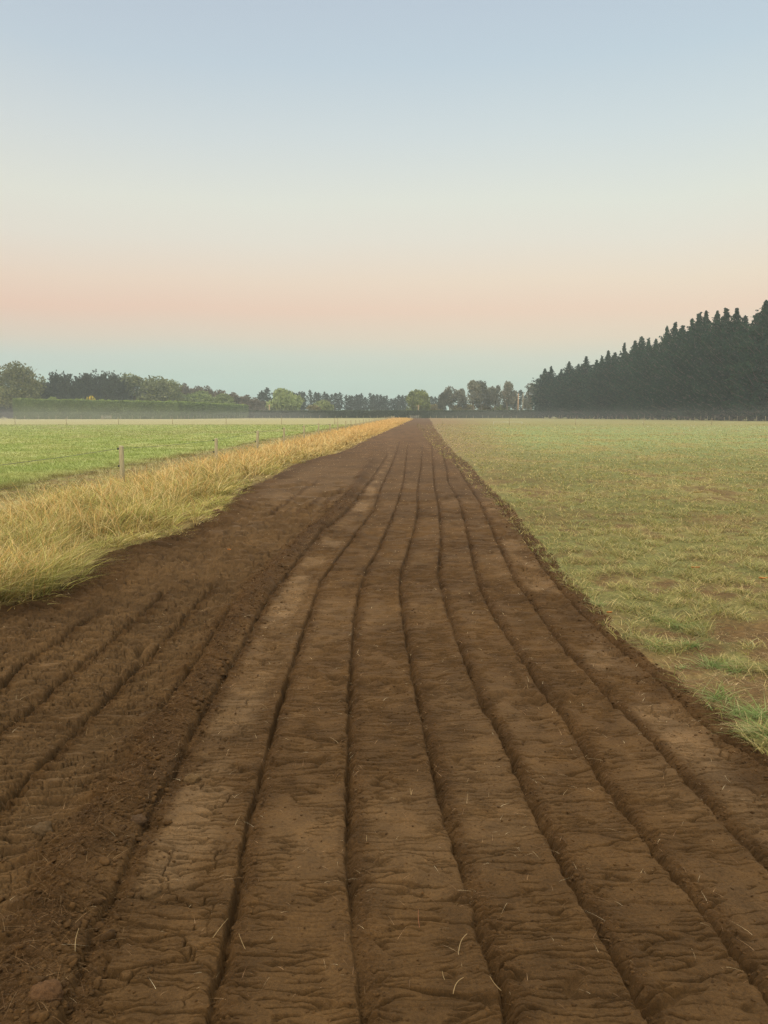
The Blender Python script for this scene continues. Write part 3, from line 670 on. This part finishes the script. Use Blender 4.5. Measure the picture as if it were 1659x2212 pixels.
# ---------------------------------------------------------------- fences
POSTC = (.40, .36, .23)
def post_mesh(h, r, seed, sides=8):
    b = MB(); rr = np.random.RandomState(seed); l = rr.normal(0, .015, 2)
    b.tube([(0, 0, -.15), (l[0] * .5, l[1] * .5, h * .5), (l[0], l[1], h - .02), (l[0], l[1], h)], [r, r * .98, r * .95, r * .86], sides, POSTC)
    return b.mesh('post')
def run_wire(parent, pts, r, name='wire'):
    b = MB(); b.tube(pts, [r] * len(pts), 4, (1, 1, 1)); return b.build(name, M_WIRE, parent)
near = thing('wire_fence', 'wooden post and wire fence running along the long golden grass', 'fence', (0, 0, 0))
ys = [2, 9, 16, 23.8, 30.2, 36.7, 43.8, 50.8]
while ys[-1] < 300: ys.append(ys[-1] + 7.0)
pm = [post_mesh(1.0, .05, i) for i in range(3)]
ins_b = MB(); ins_b.tube([(0, 0, -.02), (0, 0, .02)], [.018, .018], 8); ins_b.tube([(0, 0, 0), (.03, 0, 0)], [.012, .012], 6); ins_me = ins_b.mesh('insulator')
tops = []
for i, y in enumerate(ys):
    x = fence_x(y) + (0 if i < 7 else random.uniform(-.05, .05)); z = float(ground_z(x, y)); hh = .92 + (random.uniform(-.08, .1) if i > 2 else 0)
    if i in (5,): hh += .02
    o = obj('post', pm[i % 3], M_WOOD, near, (x, y, z - 1.0 + hh)); o.rotation_euler = (0, random.uniform(-.03, .03), random.uniform(0, 6))
    if y < 60:
        for dz in (-.06, -.42):
            q_ = obj('insulator', ins_me, M_BLACK, o); q_.matrix_parent_inverse.identity(); a = -o.rotation_euler.z
            q_.location = (-.068 * math.cos(a), -.068 * math.sin(a), 1.0 + dz); q_.rotation_euler = (0, 0, a)
    tops.append((x - .07, y, z + hh - .06))
for dz in (0, -.36):
    P2 = []
    for (x, y, z), (x2, y2, z2) in zip(tops[:-1], tops[1:]):
        for t in (0, .33, .66): P2.append((x + (x2 - x) * t, y + (y2 - y) * t, z + (z2 - z) * t + dz - .03 * math.sin(math.pi * t)))
    run_wire(near, P2, .0038 if dz == 0 else .002)
def far_fence(label, pts, n, h, r, seed, extra=()):
    rr = np.random.RandomState(seed); f = thing('post_fence', label, 'fence', (0, 0, 0)); pts = np.array(pts, float)
    s = np.r_[0, np.cumsum(np.hypot(*np.diff(pts, axis=0).T))]; me = [post_mesh(h, r, seed + i, 6) for i in range(3)]; tp = []
    for i in range(n):
        t = (i + rr.uniform(-.25, .25)) / (n - 1) * s[-1]; t = min(max(t, 0), s[-1]); x = np.interp(t, s, pts[:, 0]); y = np.interp(t, s, pts[:, 1])
        k = rr.uniform(.8, 1.15); o = obj('post', me[i % 3], M_WOOD, f, (x, y, 0)); o.scale = (1, 1, k); tp.append((x, y - r, h * k * .9))
    run_wire(f, tp, .006); return f
far_fence('row of pale posts and wire in front of the tall clipped hedge', [(AT(-60, 240), 240), (AT(38, 246), 246), (AT(380, 256), 256), (AT(532, 325), 325)], 42, 1.15, .08, 20)
far_fence('row of small posts and wire in front of the low dark hedge', [(AT(534, 322), 322), (AT(1150, 318), 318)], 40, 1.1, .075, 30)
bl = lambda m: 130.4 / (m + .205)
ptsb = [((m) * (bl(m) - 7), bl(m) - 7) for m in (.20, .25, .3, .35, .4, .45, .5, .56)]
far_fence('row of pale posts at the foot of the dark pine belt', ptsb, 48, 1.15, .07, 40)
# cross fences with few posts
cf = thing('cross_fence', 'sparse post fence crossing the green paddock', 'fence', (0, 0, 0)); m1_ = post_mesh(1.05, .06, 50)
tp = []
for px in (-90, 38, 148, 260, 376, 491, 610, 724, 730, 810):
    d = 122; o = obj('post', m1_, M_WOOD, cf, (AT(px, d), d, 0)); tp.append((AT(px, d), d - .06, .95))
run_wire(cf, tp, .006)
cf = thing('cross_fence', 'sparse post fence crossing the grazed field', 'fence', (0, 0, 0)); tp = []
for px in (956, 1098.6, 1240.7, 1387, 1533, 1680):
    d = 116; o = obj('post', m1_, M_WOOD, cf, (AT(px, d), d, 0)); tp.append((AT(px, d), d - .06, .95))
run_wire(cf, tp, .005)
# white rail
M_WHITE = plain('white_paint', (.5, .47, .38), .5)
t_ = thing('white_rail', 'low white horizontal rail standing on the far field', 'rail', (AT(1095, 120), 120, 0))
b = MB(); b.tube([(-2.3, 0, .42), (2.3, 0, .40)], [.03, .03], 6); b.build('rail', M_WHITE, t_)
for s in (-2.2, 2.2): b = MB(); b.tube([(s, 0, -.1), (s, 0, .40)], [.04, .04], 6); b.build('leg', M_WHITE, t_)
# gates
def gate(px, d, wdt, label):
    t_ = thing('farm_gate', label, 'gate', (AT(px, d), d, 0))
    b = MB()
    for z in (.3, .55, .8, 1.05): b.tube([(-wdt / 2, 0, z), (wdt / 2, 0, z)], [.03, .03], 6)
    b.tube([(-wdt / 2, 0, .3), (wdt / 2, 0, 1.05)], [.025, .025], 6); b.build('rails', M_WHITE, t_)
    for s in (-1, 1): b = MB(); b.tube([(s * wdt / 2, 0, -.1), (s * wdt / 2, 0, 1.3)], [.09, .08], 8, POSTC); b.build('post', M_WOOD, t_)
gate(895, 300, 3.4, 'pale farm gate at the far end of the soil strip')
gate(234, 248, 2.6, 'small pale gate in front of the tall clipped hedge')

# ---------------------------------------------------------------- trees
def sph(r, n):
    d = r.normal(size=(n, 3)); return d / np.linalg.norm(d, axis=1)[:, None]
def blob_tree(seed, h, rad, ctop, leaf, cols, n=3600, low=.12, nsub=26, trunk=(.2, .17, .13), limbs=6, elong=1., gaps=.0, pale=False):
    r = np.random.RandomState(seed); b = MB(); cz = h * (low + 1) / 2; rz = h * (1 - low) / 2
    subs = []
    for d in sph(r, nsub):
        if d[2] < -.75: d[2] *= -1
        k = r.uniform(.52, .80); s = r.uniform(.26, .42)
        pw = 1 - .25 * max(0, d[2]) * ctop
        subs.append((np.array([d[0] * k * rad * pw, d[1] * k * rad * pw, cz + d[2] * k * rz]), s * rad, s * rz * .9, r.uniform(.72, 1.25)))
    subs.append((np.array([0, 0, cz]), rad * .62, rz * .66, .8))
    wts = np.array([s[1] * s[1] for s in subs]); wts /= wts.sum()
    ki = r.choice(len(subs), n, p=wts); d = sph(r, n)
    cen = np.array([s[0] for s in subs])[ki]; sr = np.array([s[1] for s in subs])[ki]; sz = np.array([s[2] for s in subs])[ki]; tn = np.array([s[3] for s in subs])[ki]
    k = 1 - .45 * r.uniform(0, 1, n) ** 1.5 + r.normal(0, .05, n)
    p = cen + d * np.stack([sr * k, sr * k, sz * k], -1)
    ok = p[:, 2] > h * low * .6; p, tn = p[ok], tn[ok]
    c = np.array(cols)[r.choice(len(cols), len(p))] * (tn * r.uniform(.75, 1.25, len(p)))[:, None]
    b.leaves(p, leaf * r.uniform(.6, 1.3, len(p)), c, r, elong=elong)
    crown = b.mesh('crown')
    t = MB(); r0 = max(.12, h * .022)
    zz = np.linspace(-.3, h * .72, 7); wob_ = np.cumsum(r.normal(0, rad * .025, (7, 2)), 0); wob_ -= wob_[0]
    t.tube(np.c_[wob_, zz], r0 * np.linspace(1.15, .25, 7), 7, trunk)
    for i in range(limbs):
        k0 = r.uniform(.2, .5) if not pale else r.uniform(.3, .6); st = np.array([np.interp(k0 * h, zz, wob_[:, 0]), np.interp(k0 * h, zz, wob_[:, 1]), k0 * h]); a = r.uniform(0, 6.28)
        L_ = rad * r.uniform(.55, .85); e = st + [math.cos(a) * L_, math.sin(a) * L_, h * r.uniform(.15, .4)]
        mid = (st + e) / 2 + [0, 0, -h * .03]
        t.tube([st, mid, e], [r0 * .5, r0 * .33, r0 * .12], 5, trunk)
    return crown, t.mesh('trunk')
def pine_tree(seed, h, rad, cols, dens=1., low=.06, droop=.0, leafs=.42, topw=.9, up=.35, trunkc=(.13, .10, .075), bare=0):
    r = np.random.RandomState(seed); b = MB(); t = MB(); r0 = h * .014
    lean = r.normal(0, h * .008, 2)
    zz = np.linspace(-.3, h, 8); px_ = np.c_[np.linspace(0, lean[0], 8), np.linspace(0, lean[1], 8), zz]
    t.tube(px_, r0 * np.linspace(1.2, .12, 8), 6, trunkc)
    nb = int(h * 5.2 * dens); cen = []; tone = []; 
    for i in range(nb):
        k = (i + r.uniform(0, 1)) / nb; k = low + (1 - low) * k
        if k < bare and r.uniform() < .8: continue
        z0 = k * h; a = i * 2.4 + r.uniform(-.6, .6)
        prof = min(1, (1 - k) * 1.9) ** topw * .96 + .03; prof *= 1 if k > low + .15 else .85
        L_ = rad * prof * r.uniform(.5, 1.2)
        L_ *= np.interp(k, [.8, 1], [1, .45])
        if r.uniform() < .10: L_ *= 1.3
        rise = L_ * (up * r.uniform(.5, 1.5) + .5 * k) - droop * L_
        st = np.array([lean[0] * k, lean[1] * k, z0]); e = st + [math.cos(a) * L_, math.sin(a) * L_, rise]
        if L_ > 1.0: t.tube([st, (st + e) / 2 - [0, 0, .06 * L_], e], [r0 * .3, r0 * .2, r0 * .08], 4, trunkc)
        m = max(2, int(L_ * 2.2)); tn = r.uniform(.75, 1.25)
        for j in range(m):
            f_ = (j + 1) / m; f_ = f_ ** .7
            c = st + (e - st) * f_ + r.normal(0, .12 + .05 * L_, 3); c[2] += .1 - .1 * (1 - f_)
            cen.append(c); tone.append(tn)
    for i in range(6): cen.append(np.array([lean[0], lean[1], h - i * .28]) + r.normal(0, .04, 3)); tone.append(1.1)
    cen = np.array(cen); tone = np.array(tone); per = 12
    cc = np.repeat(cen, per, 0) + r.normal(0, leafs * .8, (len(cen) * per, 3)) * [1, 1, .7] * np.interp(np.repeat(cen[:, 2], per), [h * .8, h], [1, .45])[:, None]
    c = np.array(cols)[r.choice(len(cols), len(cc))] * (np.repeat(tone, per) * r.uniform(.7, 1.3, len(cc)))[:, None]
    b.leaves(cc, leafs * r.uniform(.5, 1.1, len(cc)), c, r)
    return b.mesh('crown'), t.mesh('trunk')
def place(name, label, cat, me2, px, d, sxy=1, sz=1, group=None, rz=None, xy=None):
    x, y = (AT(px, d), d) if xy is None else xy
    t_ = thing(name, label, cat, (x, y, 0), group, random.uniform(0, 6.28) if rz is None else rz)
    t_.scale = (sxy, sxy, sz)
    obj('crown', me2[0], M_LEAF, t_); obj('trunk', me2[1], M_BARK, t_)
    return t_

# the dark pine belt on the right
PC = [(.020, .052, .026), (.013, .036, .022), (.034, .066, .028), (.018, .046, .028)]
PV = [pine_tree(300 + i, 24, 5.2 + .5 * (i % 3), PC, 2.5, .01, .05, .24, 1.0 + .15 * (i % 3), .40) for i in range(6)]
tops5 = [(60, 570), (110, 555), (175, 575), (235, 525), (295, 535), (350, 490), (425, 510), (465, 485), (503, 445), (545, 460), (615, 385), (685, 370), (722, 340), (770, 352), (830, 360), (900, 280), (957, 258), (1010, 262), (1075, 230), (1110, 190), (1172, 170), (1250, 180), (1302, 160), (1378, 155), (1447, 215), (1520, 200), (1575, 95), (1645, 55)]
for i, (a, b_) in enumerate(tops5):
    px = (1250 + a * .3315) * .9217; py = (680 + b_ * .3315) * .9217; m = (px - 829.5) / W0; d = bl(m); h = HT(py, d)
    lab = 'dark green pine standing in the tall dense pine belt'
    if i == 0: lab = 'pine at the far low end of the dark pine belt beside the low hedge'
    if i == len(tops5) - 1: lab = 'tallest pine of the belt, at the right frame edge'
    if i == len(tops5) - 2: lab = 'broad tall pine next to the tallest one at the right frame edge'
    k = h / 24
    place('pine_tree', lab, 'pine tree', PV[i % 6], px, d, min(1.2, .62 + .42 * k) * random.uniform(.75, 1.2), k * random.uniform(.98, 1.02), 'pines of the dark belt')
for i in range(26):
    m = .20 + .31 * (i + random.random() * .6) / 26; d = bl(m) ; h = np.interp(m, [.2, .25, .32, .4, .47, .52], [17, 19, 23, 24, 24, 26]) * random.uniform(.70, .90)
    place('pine_tree', 'pine in the shaded back row of the pine belt', 'pine tree', PV[(i * 5 + 2) % 6], 0, 0, random.uniform(.95, 1.15), h / 24, 'back row pines of the belt', None, (m * d + 7 + random.random() * 3, d + 1.5))
for i in range(6):
    m = .525 + .04 * i; d = bl(m)
    place('pine_tree', 'pine of the belt outside the right frame edge', 'pine tree', PV[(i * 5 + 1) % 6], 0, 0, 1.15, 1.2, 'pines of the dark belt past the frame', None, (m * d, d))

# far pine row behind the low hedge
FC = [(.050, .062, .045), (.040, .052, .042), (.062, .075, .050)]
FV = [pine_tree(340 + i, 13, 2.5, FC, .75, .14, .0, .30, .55, .45, (.10, .085, .07), .25) for i in range(5)]
ft = [(15, 335), (45, 335), (70, 335), (138, 315), (200, 335), (225, 345), (295, 340), (320, 350), (370, 360), (420, 345), (460, 340), (533, 370), (568, 370), (598, 375), (645, 360), (673, 365), (700, 355), (740, 390), (797, 348), (830, 360), (868, 362), (912, 368), (945, 378), (975, 375), (1028, 405), (1075, 400), (1110, 372), (1150, 368), (1185, 375), (1465, 380), (1510, 385), (1560, 370), (1600, 350)]
for i, (a, b_) in enumerate(ft):
    px = (700 + a * .211) * .9217; py = (850 + b_ * .211) * .9217; d = 430 + random.uniform(-4, 4)
    place('pine_tree', 'slim far pine with sky showing between its branches behind the low hedge', 'pine tree', FV[i % 5], px, d, random.uniform(.9, 1.2), HT(py, d) / 13, 'row of slim pines behind the low hedge')
for i, px in enumerate((629, 637, 643, 650)):
    place('pine_tree', 'slim far pine showing over the shoulder of the willow', 'pine tree', FV[(i + 2) % 5], px, 425, 1.1, HT(849 + i, 425) / 13, 'pines behind the willow')
for i, (px, py, s) in enumerate(((569, 846, 1.3), (580, 841, 1.7))):
    place('pine_tree', ('thin dark pine at the open gap before the willow', 'broader dark pine touching the willow crown')[i], 'pine tree', FV[i], px, 410, s, HT(py, 410) / 13)

# left group
OL = [(0.15, 0.16, 0.068), (0.117, 0.13, 0.06), (0.176, 0.176, 0.081)]
big = blob_tree(400, HT(781, 290), 10.6, .3, .42, OL, 9000, .04, 44, (.26, .23, .17), 12, pale=True)
t_ = place('broadleaf_tree', 'biggest spreading olive tree with pale bare limbs at the left frame edge', 'tree', big, 46, 290, 1, 1, rz=.6)
CY = [(.052, .062, .042), (.042, .050, .038), (.064, .076, .048)]
CV = [pine_tree(420 + i, 16, 5.2, CY, 1.7, .0, .0, .42, .45, .75, (.12, .1, .08)) for i in range(3)]
for i, (px, py, s, lab) in enumerate([(-70, 800, 1.3, 'dark cypress outside the left frame edge'), (-10, 838, 1.3, 'dark cypress under the biggest tree at the left frame edge'), (6, 862, 1.2, 'lowest dark cypress, touching the left frame edge behind the tall hedge end'), (24, 848, 1.1, 'low dark cypress filling the gap before the tall hedge'), (92, 836, .9, 'dark cypress behind the right flank of the biggest tree')]):
    place('cypress_tree', lab, 'cypress tree', CV[i % 3], px, 305, s, HT(py, 305) / 16)
for i, (px, py) in enumerate([(108, 834), (127, 817), (139, 829), (151, 818), (172, 829), (183, 825), (195, 817), (211, 822), (231, 816), (241, 829), (251, 818), (268, 831)]):
    place('cypress_tree', 'dark cypress with upswept spiky top in the row above the tall hedge', 'cypress tree', CV[i % 3], px, 322 + 3 * (i % 3), random.uniform(.5, .7), HT(py, 325) / 16, 'spiky cypresses above the tall hedge')
RD = [(0.156, 0.176, 0.075), (0.131, 0.15, 0.07), (0.188, 0.202, 0.088)]
rt_ = [blob_tree(430 + i, 17, 6.5, .4, .44, RD, 4800, .06, 34, (.2, .17, .12)) for i in range(2)]
for i, (px, py, hw, lab) in enumerate([(296, 809, 34, 'large domed olive tree, highest of the round ones above the tall hedge'), (345, 814, 32, 'large domed tree merging with the highest round one'), (376, 823, 24, 'rounded tree on the falling shoulder of the domed pair')]):
    d = 335; place('broadleaf_tree', lab, 'tree', rt_[i % 2], px, d, 1.5 * hw / W0 * d / 6.5, HT(py, d) / 17)
BR = [(.135, .108, .070), (.115, .090, .060), (.155, .128, .085)]
brn = [blob_tree(440 + i, 14, 5, .3, .44, BR, 3000, .05, 26, (.2, .16, .12)) for i in range(2)]
for i, (px, py, hw, lab) in enumerate([(402, 830, 18, 'olive brown round tree left of the brown row'), (428, 834, 17, 'dark brown round tree, highest of the falling brown row'), (448, 836, 17, 'brown round tree second in the falling row'), (474, 842, 20, 'broad brown tree in the middle of the falling row'),
                                       (506, 849, 20, 'broad rusty brown tree past the middle of the falling row'), (532, 853, 16, 'tan brown tree near the low end of the row'), (552, 860, 14, 'small tan tree at the low end of the brown row'), (570, 866, 13, 'greyish tan bush tree tucked against the willow')]):
    d = 375; place('autumn_tree', lab, 'tree', brn[i % 2], px, d, 1.3 * hw / W0 * d / 5, HT(py, d) / 14)
GN = [(0.185, 0.227, 0.082), (0.152, 0.192, 0.072), (0.218, 0.261, 0.099)]
gn = [blob_tree(450 + i, 12, 6, .3, .42, GN, 3600, .04, 30, (.2, .17, .12)) for i in range(2)]
for i, (px, py, hw, lab) in enumerate([(412, 851, 22, 'dark green tree just over the tall hedge below the brown row'), (440, 843, 30, 'bright green domed tree in front of the brown row'), (484, 851, 26, 'green tree sloping down to the end of the tall hedge'), (385, 838, 16, 'green tree filling the dip before the brown row')]):
    d = 350; place('broadleaf_tree', lab, 'tree', gn[i % 2], px, d, 1.2 * hw / W0 * d / 6, HT(py, d) / 12)
WL = [(0.255, 0.307, 0.117), (0.206, 0.258, 0.096), (0.296, 0.344, 0.138)]
wil = blob_tree(460, 13, 8, .2, .46, WL, 6500, .02, 46, (.3, .27, .18), 8, elong=1.7)
place('willow_tree', 'broad pale green willow above the low hedge', 'willow tree', wil, 616, 345, 39 / W0 * 345 / 8, HT(842, 345) / 13)
rnd = blob_tree(461, 13, 6.3, .1, .42, [(.215, .25, .070), (.175, .21, .062), (.25, .28, .09)], 6000, .02, 40, (.2, .17, .1), elong=1.4)
place('broadleaf_tree', 'dense bright green ball shaped tree beside the track end', 'tree', rnd, 903, 345, 30 / W0 * 345 / 6.3, HT(842, 345) / 13)
bsh = blob_tree(462, 8, 5, .1, .4, [(.21, .23, .09), (.17, .20, .08)], 2800, .02, 24, elong=1.3)
place('shrub', 'olive green rounded shrub right of the willow', 'shrub', bsh, 699, 345, 23 / W0 * 345 / 5, HT(864, 345) / 8)
bsh2 = blob_tree(463, 6, 4, .1, .38, [(.26, .21, .085), (.21, .19, .075)], 2200, .02, 20)
place('shrub', 'small golden brown shrub in front of the olive shrub', 'shrub', bsh2, 678, 341, 17 / W0 * 341 / 4, HT(874, 341) / 6)
# gum trees
EC = [(0.144, 0.14, 0.09), (0.112, 0.12, 0.08), (0.175, 0.159, 0.105)]
EV = [blob_tree(470 + i, 16, 4.2, .2, .38, EC, 2600, .20, 17, (.30, .25, .18), 7, pale=True) for i in range(4)]
for i, (px, py, hw, lab) in enumerate([(955, 850, 10, 'small dark gum at the near end of the gum row by the round tree'), (969, 836, 14, 'slim gum with two pale trunks'), (990, 838, 16, 'gum with a forked pale trunk and brownish crown'), (1021, 823, 17, 'tallest left domed gum of the gum group'), (1038, 825, 17, 'tall gum with reddish top in the gum group'),
                                       (1053, 838, 12, 'brownish lower gum between the two tall gum groups'), (1066, 831, 13, 'open gum at the right side of the gap with tall masts'), (1093, 825, 15, 'tall gum with twin bright trunks and bare gap at its left'), (1106, 845, 12, 'lower gum leaning against the twin trunk gum'), (1145, 829, 17, 'gum partly hidden by the end of the pine belt'), (1136, 858, 12, 'low brownish gum in front of the pine belt end')]):
    d = 362 + (i % 3) * 4; place('gum_tree', lab, 'gum tree', EV[i % 4], px, d, 1.22 * hw / W0 * d / 4.2, HT(py, d) / 16, 'gum trees behind the low hedge')
place('pine_tree', 'dark grey conifer between the two wooden poles', 'pine tree', FV[1], 1121, 420, 1.8, HT(846, 420) / 13)
for i, (px, py, lab) in enumerate([(1080, 874, 'low bush under the masts in the gum gap'), (940, 872, 'low grey bush beside the round tree'), (1012, 872, 'low scrub beneath the tallest gum'), (1045, 870, 'low scrub at the foot of the gum group'), (985, 874, 'low scrub between the pale gum trunks')]):
    place('shrub', lab, 'shrub', bsh2 if i else bsh, px, 372, 1.0, HT(py, 372) / (6 if i else 8))

# poles
def pole(px, d, ztop, r, label, arm=False, name='utility_pole', c=(.5, .38, .22)):
    t_ = thing(name, label, 'pole', (AT(px, d), d, 0)); b = MB(); b.tube([(0, 0, -.3), (0, 0, ztop * .5), (0, 0, ztop)], [r, r * .85, r * .65], 8, c); b.build('pole', M_WOOD, t_)
    if arm: b = MB(); b.box((0, -.18, ztop - .5), (1.9, .12, .14), c); b.build('crossarm', M_WOOD, t_)
pole(584, 340, HT(874, 340), .30, 'pale utility pole beside the willow', True)
pole(903, 338, HT(875, 338), .24, 'pale utility pole in front of the ball shaped tree', True)
pole(1116.5, 352, HT(851, 352), .30, 'orange lit wooden pole, thicker of the two by the pine belt', c=(.45, .30, .18))
pole(1126.5, 352, HT(850, 352), .22, 'thinner greyish wooden pole nearest the pine belt', c=(.32, .28, .2))
pole(1077.5, 390, HT(832, 390), .20, 'tall thin mast in the gap between the gum trees', name='mast', c=(.3, .3, .28))
pole(1086, 390, HT(848, 390), .15, 'shorter thin mast in the gap between the gum trees', name='mast', c=(.3, .3, .28))

# hedges
def hedge(name, label, path, hts, dep, cols, leaf, n, seed, fuzz=.25):
    r = np.random.RandomState(seed); path = np.array(path, float); s = np.r_[0, np.cumsum(np.hypot(*np.diff(path, axis=0).T))]; Ltot = s[-1]
    t_ = thing(name, label, 'hedge', (*path.mean(0), 0)); org = np.array([*path.mean(0), 0])
    m = int(Ltot / 1.2) + 2; ss = np.linspace(0, Ltot, m); V = []; 
    prof = [(-.5, -.1), (-.5, .3), (-.5, .65), (-.48, .93), (-.40, 1.0), (0, 1.01), (.40, 1.0), (.48, .93), (.5, .5), (.5, -.1)]
    def pos(t, o_, z):
        x = np.interp(t, s, path[:, 0]); y = np.interp(t, s, path[:, 1]); k = np.clip(np.searchsorted(s, t, side='right') - 1, 0, len(path) - 2)
        dx = (path[k + 1] - path[k]); dx = dx / np.linalg.norm(dx, axis=-1, keepdims=True)
        return np.stack([x - dx[..., 1] * o_ , y + dx[..., 0] * o_, z], -1)
    H = lambda t: np.interp(t, s, hts) + .10 * pn(t * .25, t * 0, seed)
    for (o_, z) in prof:
        V.append(pos(ss, dep * o_ + .12 * pn(ss * .8, ss * 0 + o_ * 9, seed + 1), H(ss) * z + .06 * pn(ss * .7, ss * 0 + z * 9, seed + 2)))
    V = np.stack(V, 1) - org; k = len(prof); Q = [(i * k + j, (i + 1) * k + j, (i + 1) * k + j + 1, i * k + j + 1) for i in range(m - 1) for j in range(k - 1)]
    vv = V.reshape(-1, 3); caps = []
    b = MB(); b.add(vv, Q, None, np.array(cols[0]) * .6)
    for e in (0, m - 1):
        cc = V[e].mean(0); b.add(np.vstack([V[e], cc]), None, [(j, (j + 1) % k, k) for j in range(k)], np.array(cols[0]) * .6)
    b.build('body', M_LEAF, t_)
    b = MB(); tt = r.uniform(0, Ltot, n); side = r.uniform(0, 1, n); zz = r.uniform(0, 1, n); Ht = H(tt)
    o_ = np.where(side < .68, -.5 * dep - r.normal(.02, .08, n), np.where(side < .8, .5 * dep, r.uniform(-.5, .5, n) * dep)); z = np.where(side < .8, Ht * zz, Ht + np.abs(r.normal(0, fuzz, n)) * smooth(-.3, .5, pn(tt * .5, tt * 0, seed + 7)))
    p = pos(tt, o_, z) - org
    ends = r.uniform(0, 1, n) < .03; 
    c = np.array(cols)[r.choice(len(cols), n)] * (r.uniform(.85, 1.15, n) * (1 + .25 * pn(tt * .3, z * .6, seed + 9)))[:, None]
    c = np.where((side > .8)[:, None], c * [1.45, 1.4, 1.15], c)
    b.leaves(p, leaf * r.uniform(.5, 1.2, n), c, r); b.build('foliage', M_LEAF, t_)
    return t_
HC = [(0.187, 0.251, 0.09), (0.155, 0.213, 0.082), (0.213, 0.279, 0.102)]
hedge('tall_hedge', 'tall clipped green hedge along the far side of the paddock', [(AT(38, 252), 252), (AT(210, 257), 257), (AT(380, 262), 262), (AT(532, 332), 332)], [6.5, 6.1, 5.7, 5.4], 3.0, HC, .30, 26000, 61)
HD = [(.062, .078, .038), (.050, .064, .034), (.072, .088, .042)]
hedge('low_hedge', 'long low dark clipped hedge across the end of the track', [(AT(528, 333), 333), (AT(840, 330), 330), (AT(1172, 326), 326)], [3.15, 3.1, 3.3], 2.2, HD, .28, 20000, 62, .06)
ys_ = blob_tree(480, 2.2, 2.0, .2, .25, [(.62, .42, .04), (.5, .38, .05), (.25, .25, .05)], 500, .05, 10)
t_ = thing('flowering_shrub', 'bright yellow flowering shrub poking over the tall hedge', 'shrub', (AT(200, 259), 260.2, 0)); t_.scale = (1.3, 1.3, HT(857, 260) / 2.2)
obj('crown', ys_[0], M_LEAF, t_); obj('trunk', ys_[1], M_BARK, t_)
gs_ = blob_tree(481, 2.2, 2.0, .2, .25, [(.2, .24, .08), (.16, .2, .07)], 500, .05, 10)
for px, py, lab in ((124, 856, 'pointed light green shrub poking over the tall hedge'), (178, 860, 'rounded light green shrub growing over the tall hedge top')):
    t_ = thing('shrub', lab, 'shrub', (AT(px, 258), 258.5, 0)); t_.scale = (1.3, 1.3, HT(py, 258) / 2.2); obj('crown', gs_[0], M_LEAF, t_); obj('trunk', gs_[1], M_BARK, t_)

# pale seed heads far out in the field
n = 60; r = np.random.RandomState(8); px = r.uniform(1380, 1659, n); pyy = r.uniform(908, 940, n); XY = np.array([G(a, b_) for a, b_ in zip(px, pyy)])
b = MB(); b.leaves(np.c_[XY, np.full(n, .16)], .03 * (1 + XY[:, 1] * .010), np.tile((.7, .68, .6), (n, 1)), r)
tag(b.build('seed_heads', M_GRASS), 'scattered pale seed heads far out on the field', 'flowers', None, 'stuff')

# ---------------------------------------------------------------- air
def air(name, dims, dens, colr, label):
    x0, x1, y0, y1, z0, z1 = dims
    b = MB(); b.box(((x0 + x1) / 2, (y0 + y1) / 2, (z0 + z1) / 2), (x1 - x0, y1 - y0, z1 - z0)); m = material(name + '_air')
    v = N('ShaderNodeVolumePrincipled'); v.inputs['Density'].default_value = dens; v.inputs['Color'].default_value = (*colr, 1); v.inputs['Anisotropy'].default_value = 0.0
    out(None, v.outputs[0]); tag(b.build(name, m), label, 'haze', None, 'stuff')
air('haze', (-790, 790, -790, 790, -1.3, 37), .00052, (.86, .97, .93), 'thin pale morning haze over the whole farmland')
air('mist', (-420, -20, 30, 345, -.9, 2.2), .00055, (.98, .96, .86), 'low white mist lying in front of the tall hedge')
air('mist', (-424, -24, 34, 349, -.95, 3.6), .00028, (.98, .96, .86), 'thin upper layer of the mist in front of the tall hedge')
air('mist', (15, 260, 30, 335, -.9, 2.4), .00035, (.98, .96, .86), 'low white mist lying at the foot of the pine belt')
